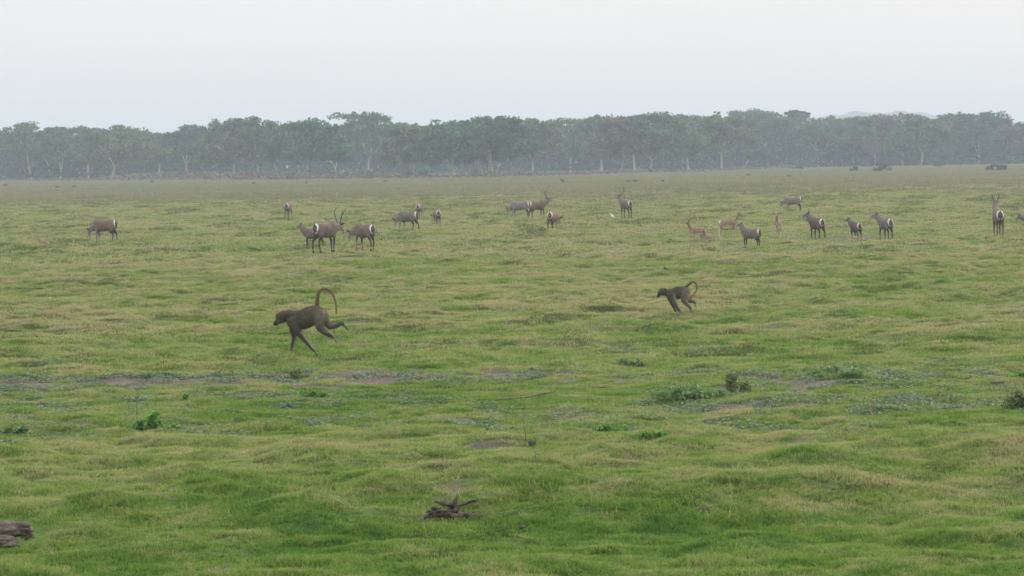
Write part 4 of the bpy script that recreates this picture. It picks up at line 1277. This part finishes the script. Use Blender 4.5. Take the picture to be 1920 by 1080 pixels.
# ------------------------------------------------------------------ shrubs, herbs, wood and stones of the near ground
def shrub(name, label, px, py, wpx, hpx, mat, leaf=.03, n=900, cat='shrub', group=None, stems=7, seed=1, flat=.8, stem_mat=None, lumps=9):
    p = at(px, py); sc = FPX / p.y
    w, h = wpx / sc, hpx / sc
    root = empty(name, p)
    rg = np.random.default_rng(seed)
    C = np.stack([rg.uniform(-.5, .5, lumps) * w * .95, rg.uniform(-.5, .5, lumps) * w * .6, rg.uniform(.18, .78, lumps) * h], 1)
    C[:, 2] *= 1 - .5 * (np.abs(C[:, 0]) / (w * .5)) ** 2
    R = np.stack([rg.uniform(.10, .24, lumps) * w, rg.uniform(.10, .24, lumps) * w, rg.uniform(.14, .3, lumps) * h], 1)
    V, F, T = leaf_quads(rg, C, R, n, leaf, flat)
    V[:, 2] = np.maximum(V[:, 2], .0)
    mesh_obj('foliage', V, F, mat, root, tone=T, smooth=False)
    st = MB()
    for k in range(stems):
        c = C[k % lumps]
        st.tube([(c[0] * .15, c[1] * .15, -.02, .006 + .004 * h), (c[0] * .6, c[1] * .6, c[2] * .6, .004 + .003 * h), (c[0], c[1], c[2], .003)], 3, 5)
    st.build('stem', stem_mat or m_stick, root)
    tag(root, label, cat, group)
    return root

def herb_mat(name, lo, mid, hi):
    def f(t):
        tip = attr(t, 'tone')
        return ramp(t, tip.outputs['Fac'], [(.1, lo), (.5, mid), (.95, hi)])
    return leafy(name, f, .3, .5)
m_h_bright = herb_mat('bright_herb_leaves', (.08, .20, .035), (.15, .32, .06), (.28, .46, .12))
m_h_green = herb_mat('green_herb_leaves', (.075, .16, .05), (.14, .25, .08), (.25, .36, .16))
m_h_blue = herb_mat('blue_green_herb_leaves', (.09, .16, .09), (.17, .26, .15), (.30, .40, .28))
m_h_dark = herb_mat('dark_shrub_leaves', (.09, .14, .05), (.17, .22, .09), (.28, .33, .15))
shrub('leafy_herb', 'bright green broad-leaved herb beside the thin bent stalk at the left', 283, 812, 55, 40, m_h_bright, .045, 260, 'herb', seed=3)
shrub('leafy_herb', 'bright green low herb with a dark stick at its foot', 588, 748, 48, 20, m_h_bright, .035, 260, 'herb', seed=4)
shrub('leafy_herb', 'small bright green upright herb between the bare strip and the broad-leaved herb', 347, 754, 16, 18, m_h_bright, .03, 90, 'herb', seed=5, lumps=4)
shrub('low_shrub', 'small grey-green round shrub on the bare strip below the larger baboon', 556, 710, 42, 24, m_h_dark, .022, 380, seed=6)
shrub('low_shrub', 'wide dark green low herb clump beside the upright olive shrub', 1292, 754, 118, 38, m_h_green, .032, 1100, seed=7, lumps=26)
shrub('low_shrub', 'upright olive shrub at the edge of the pinkish bare patch', 1381, 737, 46, 48, m_h_dark, .024, 700, seed=8, lumps=14)
shrub('low_shrub', 'loose blue-green low shrub beyond the pinkish bare patch', 1570, 710, 84, 30, m_h_green, .03, 480, seed=9, lumps=16)
shrub('low_shrub', 'loose green herb clump beside a thin stalk, between the baboons and the bare strip', 1186, 690, 55, 22, m_h_green, .028, 460, seed=10)
shrub('low_shrub', 'dark shrub cut by the right edge of the photo', 1917, 768, 62, 44, m_h_dark, .03, 800, seed=11, lumps=14)
shrub('leafy_herb', 'bright green low herb in the middle of the grey weeds', 1148, 812, 62, 18, m_h_bright, .035, 300, 'herb', seed=12)
shrub('leafy_herb', 'flat bright green herb right of the one amid the grey weeds', 1228, 822, 46, 16, m_h_bright, .035, 240, 'herb', seed=13)
shrub('leafy_herb', 'sparse grey-green herb above the stick with the low herb, near the photo\'s left half', 525, 770, 50, 20, m_h_blue, .028, 240, 'herb', seed=14)
shrub('leafy_herb', 'dark green herb at the left edge of the photo among grey weeds', 25, 822, 60, 24, m_h_green, .035, 420, 'herb', seed=15)
shrub('leafy_herb', 'small herb with a shaded foot on the bare strip left of the curved stick', 281, 711, 20, 14, m_h_green, .025, 130, 'herb', seed=16, lumps=4)
shrub('leafy_herb', 'low green herb tuft right of the broad-leaved one at the left', 330, 808, 34, 14, m_h_bright, .03, 150, 'herb', seed=17)
shrub('leafy_herb', 'green herb at the right edge just above the dark shrub', 1912, 712, 34, 16, m_h_bright, .03, 170, 'herb', seed=18)
# dark bushes in front of the far wood
BU = 'dark bushes before the far wood'
for i, (px, py, w, h, lab) in enumerate([
    (768, 334, 16, 14, 'left of two small dark round bushes at the foot of the V-trunked tree'), (796, 334, 20, 15, 'right of two small dark round bushes at the foot of the V-trunked tree'),
    (951, 331, 26, 10, 'low dark bush right of the thickest pale trunk'), (1652, 322, 40, 17, 'large spreading dark bush right of the bright forked trunk'),
    (1602, 321, 14, 11, 'small dark bush left of the large spreading one'), (1862, 320, 26, 15, 'left half of the paired dark bushes near the right edge'), (1880, 320, 16, 14, 'right half of the paired dark bushes near the right edge'),
    (1760, 313, 18, 11, 'small dark bush at the foot of the pale Y-shaped trunk'), (692, 335, 20, 12, 'dark bush under the tallest layered tree'), (552, 336, 30, 13, 'dark low bush under the green dome beside the white snag'), (1495, 317, 20, 9, 'small bush under the parasol-topped tree')]):
    shrub('dark_bush', lab, px, py, w, h, m_bushd, .16, 420, 'bush', BU, seed=30 + i, stems=4)

# driftwood log at the left edge
def rough(o, amp, sc_, seed, ax=2.2):
    me = o.data
    V = np.empty(len(me.vertices) * 3); me.vertices.foreach_get('co', V); V = V.reshape(-1, 3)
    N = np.empty(len(me.vertices) * 3); me.vertices.foreach_get('normal', N); N = N.reshape(-1, 3)
    d = fbm(V[:, 0] * sc_ / ax + 3.3 * seed, V[:, 2] * sc_ * 1.4 - V[:, 1] * sc_, seed, 3) - .5
    V = V + N * (d * amp * 2)[:, None]
    me.vertices.foreach_set('co', V.ravel()); me.update()

p = at(8, 1028); sc = FPX / p.y
u = lambda v: v / sc
log = empty('driftwood_log', p)
b = MB()
b.tube([(u(-150), .05, u(28), u(20), u(17)), (u(-60), .02, u(33), u(21), u(17)), (u(0), 0, u(34), u(20), u(16)), (u(30), 0, u(34), u(17), u(14)), (u(46), 0, u(28), u(11), u(9))], 14, 40)
b.tube([(u(20), -.02, u(42), u(9), u(6)), (u(42), -.03, u(44), u(8), u(5)), (u(48), -.03, u(34), u(5), u(6)), (u(46), -.03, u(27), u(3), u(3))], 5, 14)
b.tube([(u(36), 0, u(34), u(6), u(6)), (u(46), -.02, u(24), u(3.5), u(3.5)), (u(40), -.03, u(14), u(1.4), u(1.6))], 5, 10)
o = b.build('trunk_piece', m_wood, log); rough(o, .030, 26, 5, 9)
b = MB()
b.tube([(u(-120), -.12, u(14), u(16), u(10)), (u(-40), -.13, u(17), u(15), u(10)), (u(5), -.14, u(16), u(13), u(10)), (u(26), -.14, u(8), u(9), u(7)), (u(36), -.14, u(1), u(4), u(4))], 12, 36)
o = b.build('root', m_wood, log); rough(o, .026, 26, 9, 9)
for k in range(16):      # splinters and strips of bark along the broken end
    rg = np.random.default_rng(200 + k); b = MB()
    x0 = rg.uniform(18, 50); z0 = 34 + rg.uniform(-14, 12); dx = rg.uniform(4, 13); dz = rg.uniform(-9, 2)
    b.tube([(u(x0 - 12), -.03 - rg.random() * .06, u(z0), u(2.6)), (u(x0), -.05 - rg.random() * .05, u(z0 + dz * .3), u(2.2)), (u(min(x0 + dx, 60)), -.05, u(z0 + dz), u(.6))], 3, 6)
    b.build('splinter', m_wood, log)
tag(log, 'grey weathered driftwood log with a broken end, lying at the left edge', 'log')

# twisted root snag
p = at(850, 968); sc = FPX / p.y
sn = empty('root_snag', p)
m_snag = simple('dark_rotten_wood', [(.3, (.022, .018, .014)), (.5, (.065, .053, .042)), (.70, (.17, .145, .12))], 14, bump=.012)
def limb(pts, r, seed, amp=.018):
    b = MB(); b.tube([(u2(x), y, u2(z * .85 + 1), u2(w * .56 + .5 * math.sin(x * 1.7))) for x, y, z, w in pts], 10, 20)
    o = b.build('limb', m_snag, sn); rough(o, amp * 1.1, 26, seed, 4)
u2 = lambda v: v / sc
limb([(0, 0, 2, 14), (2, 0, 18, 12), (4, 0, 32, 7), (9, 0, 46, 3.5)], 0, 3)
limb([(2, -.02, 22, 8), (-14, -.05, 27, 7), (-28, -.05, 32, 5), (-36, -.05, 33, 3)], 0, 4)
limb([(2, .02, 20, 8), (16, .05, 22, 7), (28, .06, 27, 6), (42, .08, 31, 3.5)], 0, 5)
limb([(0, 0, 10, 12), (-16, -.08, 8, 10), (-32, -.12, 5, 7), (-46, -.16, 3, 5), (-56, -.18, 0, 3)], 0, 6)
limb([(0, .0, 8, 9), (16, -.08, 4, 6), (34, -.12, 1, 5), (50, -.14, 1, 3.5), (64, -.14, 1, 2)], 0, 7)
limb([(30, -.05, 4, 4), (44, -.04, 9, 3), (52, -.04, 8, 1.5)], 0, 11)
limb([(10, -.1, 4, 5), (26, -.12, 5, 5), (38, -.12, 1, 4), (56, -.1, 2, 2.5)], 0, 16)
limb([(-6, -.1, 12, 6), (-22, -.12, 14, 5), (-42, -.14, 8, 5), (-52, -.14, 1, 3)], 0, 17)
limb([(-4, -.04, 6, 11), (4, -.05, 12, 10), (8, -.03, 22, 6)], 0, 18)
limb([(-24, .02, 16, 5), (-34, .0, 14, 4), (-50, .0, 9, 2)], 0, 12)
limb([(-20, -.1, 8, 6), (-26, -.1, 16, 4), (-38, -.1, 19, 2)], 0, 14)
limb([(-10, -.12, 3, 9), (6, -.14, 2, 8), (18, -.12, 1, 6)], 0, 15)
tag(sn, 'dark twisted tree root snag lying in the lush hollow', 'driftwood')

# lying sticks
def stick(label, pts, name='fallen_stick', cat='stick', r=1.0):
    px, py = pts[0][:2]
    p = at(px, py); sc = FPX / p.y
    root = None
    b = MB()
    q = []
    for (x, y, lift, w) in pts:
        g = at(x, y)
        q.append((*(Vector((g.x, p.y + (g.y - p.y) * .35, 0)) - Vector((p.x, p.y, 0)) + Vector((0, 0, float(height(g.x, p.y + (g.y - p.y) * .35)) - p.z + (lift + 5.0) / sc + w / sc * .5))), w / sc))
    b.tube(q, 5, 8)
    o = b.build(name, m_stick, None); o.location = p
    rough(o, .006, 30, 3)
    tag(o, label, cat)
stick('long curved dry branch lying across the grass above the grey weeds', [(930, 755, 0, 1.3), (960, 757, 0, 1.7), (985, 753, 1, 1.9), (1010, 748, 4, 1.7), (1040, 742, 8, 1.2)], 'fallen_branch', 'branch')
stick('dark stick poking out of the bright low herb', [(590, 746, 0, 1.6), (610, 744, 3, 1.4), (625, 742, 6, .8)])
stick('curved stick lifted at one end on the bare strip', [(338, 717, 0, 1.4), (350, 716, 1, 1.3), (360, 714, 4, .9)])
stick('short reddish stick lying left of the dark right-edge shrub', [(1858, 724, 1, 2.4), (1870, 725, 1, 2.6), (1882, 725, 1, 2.2)])
stick('thin pale stick on the bare strip right of the long branch', [(1075, 735, 0, 1), (1110, 732, 1, 1.2), (1150, 730, 1, 1)])

# thin dry stalks
def stalk(label, px, py, top, dx=0):
    p = at(px, py); sc = FPX / p.y; h = (py - top) / sc
    b = MB(); k = dx / sc
    b.tube([(0, 0, -.03, .0052), (k * .3 + .01, 0, h * .35, .0045), (k * .6 - .008, 0, h * .7, .004), (k, 0, h, .0026)], 5, 6)
    for j, f in enumerate((.55, .7, .82, .93)):
        s = (-1) ** j
        b.tube([(k * f, 0, h * f, .002), (k * f + s * .018, .01, h * (f + .04), .0045), (k * f + s * .026, .01, h * (f + .07), .002)], 2, 5)
    o = b.build('dry_stalk', m_stick, None); o.location = p
    tag(o, label, 'stalk', 'dry stalks standing in the grass')
stalk('tall brown dry stalk standing left of the dark clod, mid photo', 984, 846, 768)
stalk('short brown stalk below the tallest one in the middle', 1006, 886, 846, 0)
stalk('thin bent stalk behind the broad-leaved herb at the left', 254, 792, 727, 7)
stalk('thin stalk above the herb clump between the baboons', 1174, 674, 640, 2)
stalk('faint thin stalk right of the pair of baboons, beyond the blue-green shrub', 1802, 590, 540, -1)
stalk('faint stalk near the left edge above the bare strip', 155, 676, 648, 1)
stalk('faint brown stalk on the green slope left of the right-edge shrub', 1636, 790, 752, 4)

# clods and dung
def clod(label, px, py, w, h, seed):
    p = at(px, py); sc = FPX / p.y
    rg = np.random.default_rng(seed); b = MB()
    for k in range(6):
        x, y = rg.uniform(-.34, .34) * w / sc, rg.uniform(-.25, .25) * w / sc
        r = rg.uniform(.14, .24) * w / sc; hh = h / sc * rg.uniform(.35, .62)
        b.tube([(x - r * .6, y, hh * .45, r * .8, hh * .6), (x, y, hh * .6, r, hh * .75), (x + r * .6, y, hh * .45, r * .7, hh * .55)], 2, 9)
    o = b.build('earth_clod', m_dung, None); o.location = p + Vector((0, 0, 2.5 / sc))
    rough(o, .012, 25, seed, 1)
    tag(o, label, 'clod', 'dark clods lying in the grass')
for i, (px, py, w, h, lab) in enumerate([
    (997, 837, 14, 11, 'dark lump at the foot of the tall brown stalk'), (76, 764, 18, 9, 'dark rounded lump in the grass left of the bent stalk'), (997, 696, 9, 7, 'small dark lump above the long curved branch'),
    (110, 838, 16, 7, 'low dark lump below the left-edge herb'), (980, 992, 14, 6, 'flat dark lump right of the root snag'), (1788, 757, 13, 6, 'dark lump among grey weeds left of the right-edge shrub'),
    (1892, 710, 10, 6, 'small dark lump near the herb at the right edge'), (410, 1074, 70, 16, 'broad grey-brown mound at the bottom edge'), (1897, 804, 13, 5, 'dark lump below the right-edge shrub'),
    (1320, 958, 24, 8, 'dark lump in the lush hollow right of the root snag'), (1890, 998, 30, 8, 'dark lump in the hollow at the right edge'), (416, 1046, 12, 5, 'little dark lump just above the broad mound')]):
    clod(lab, px, py, w, h, 60 + i)


# ------------------------------------------------------------------ haze
bm = bmesh.new()
bmesh.ops.create_cube(bm, size=1)
for v in bm.verts:
    v.co.x *= 9200; v.co.y = v.co.y * 4600 + 2240; v.co.z = v.co.z * 58 + 26.5
me = bpy.data.meshes.new('haze'); bm.to_mesh(me); bm.free()
mh = bpy.data.materials.new('haze_air'); mh.use_nodes = True
th = mh.node_tree; th.nodes.clear()
pv = th.nodes.new('ShaderNodeVolumePrincipled')
pv.inputs['Color'].default_value = (.775, .895, .985, 1)
pv.inputs['Density'].default_value = HAZE_DENSITY
pv.inputs['Anisotropy'].default_value = .1
oh = th.nodes.new('ShaderNodeOutputMaterial')
th.links.new(pv.outputs[0], oh.inputs['Volume'])
me.materials.append(mh)
hz = bpy.data.objects.new('haze', me); COL.objects.link(hz)
tag(hz, kind='stuff')
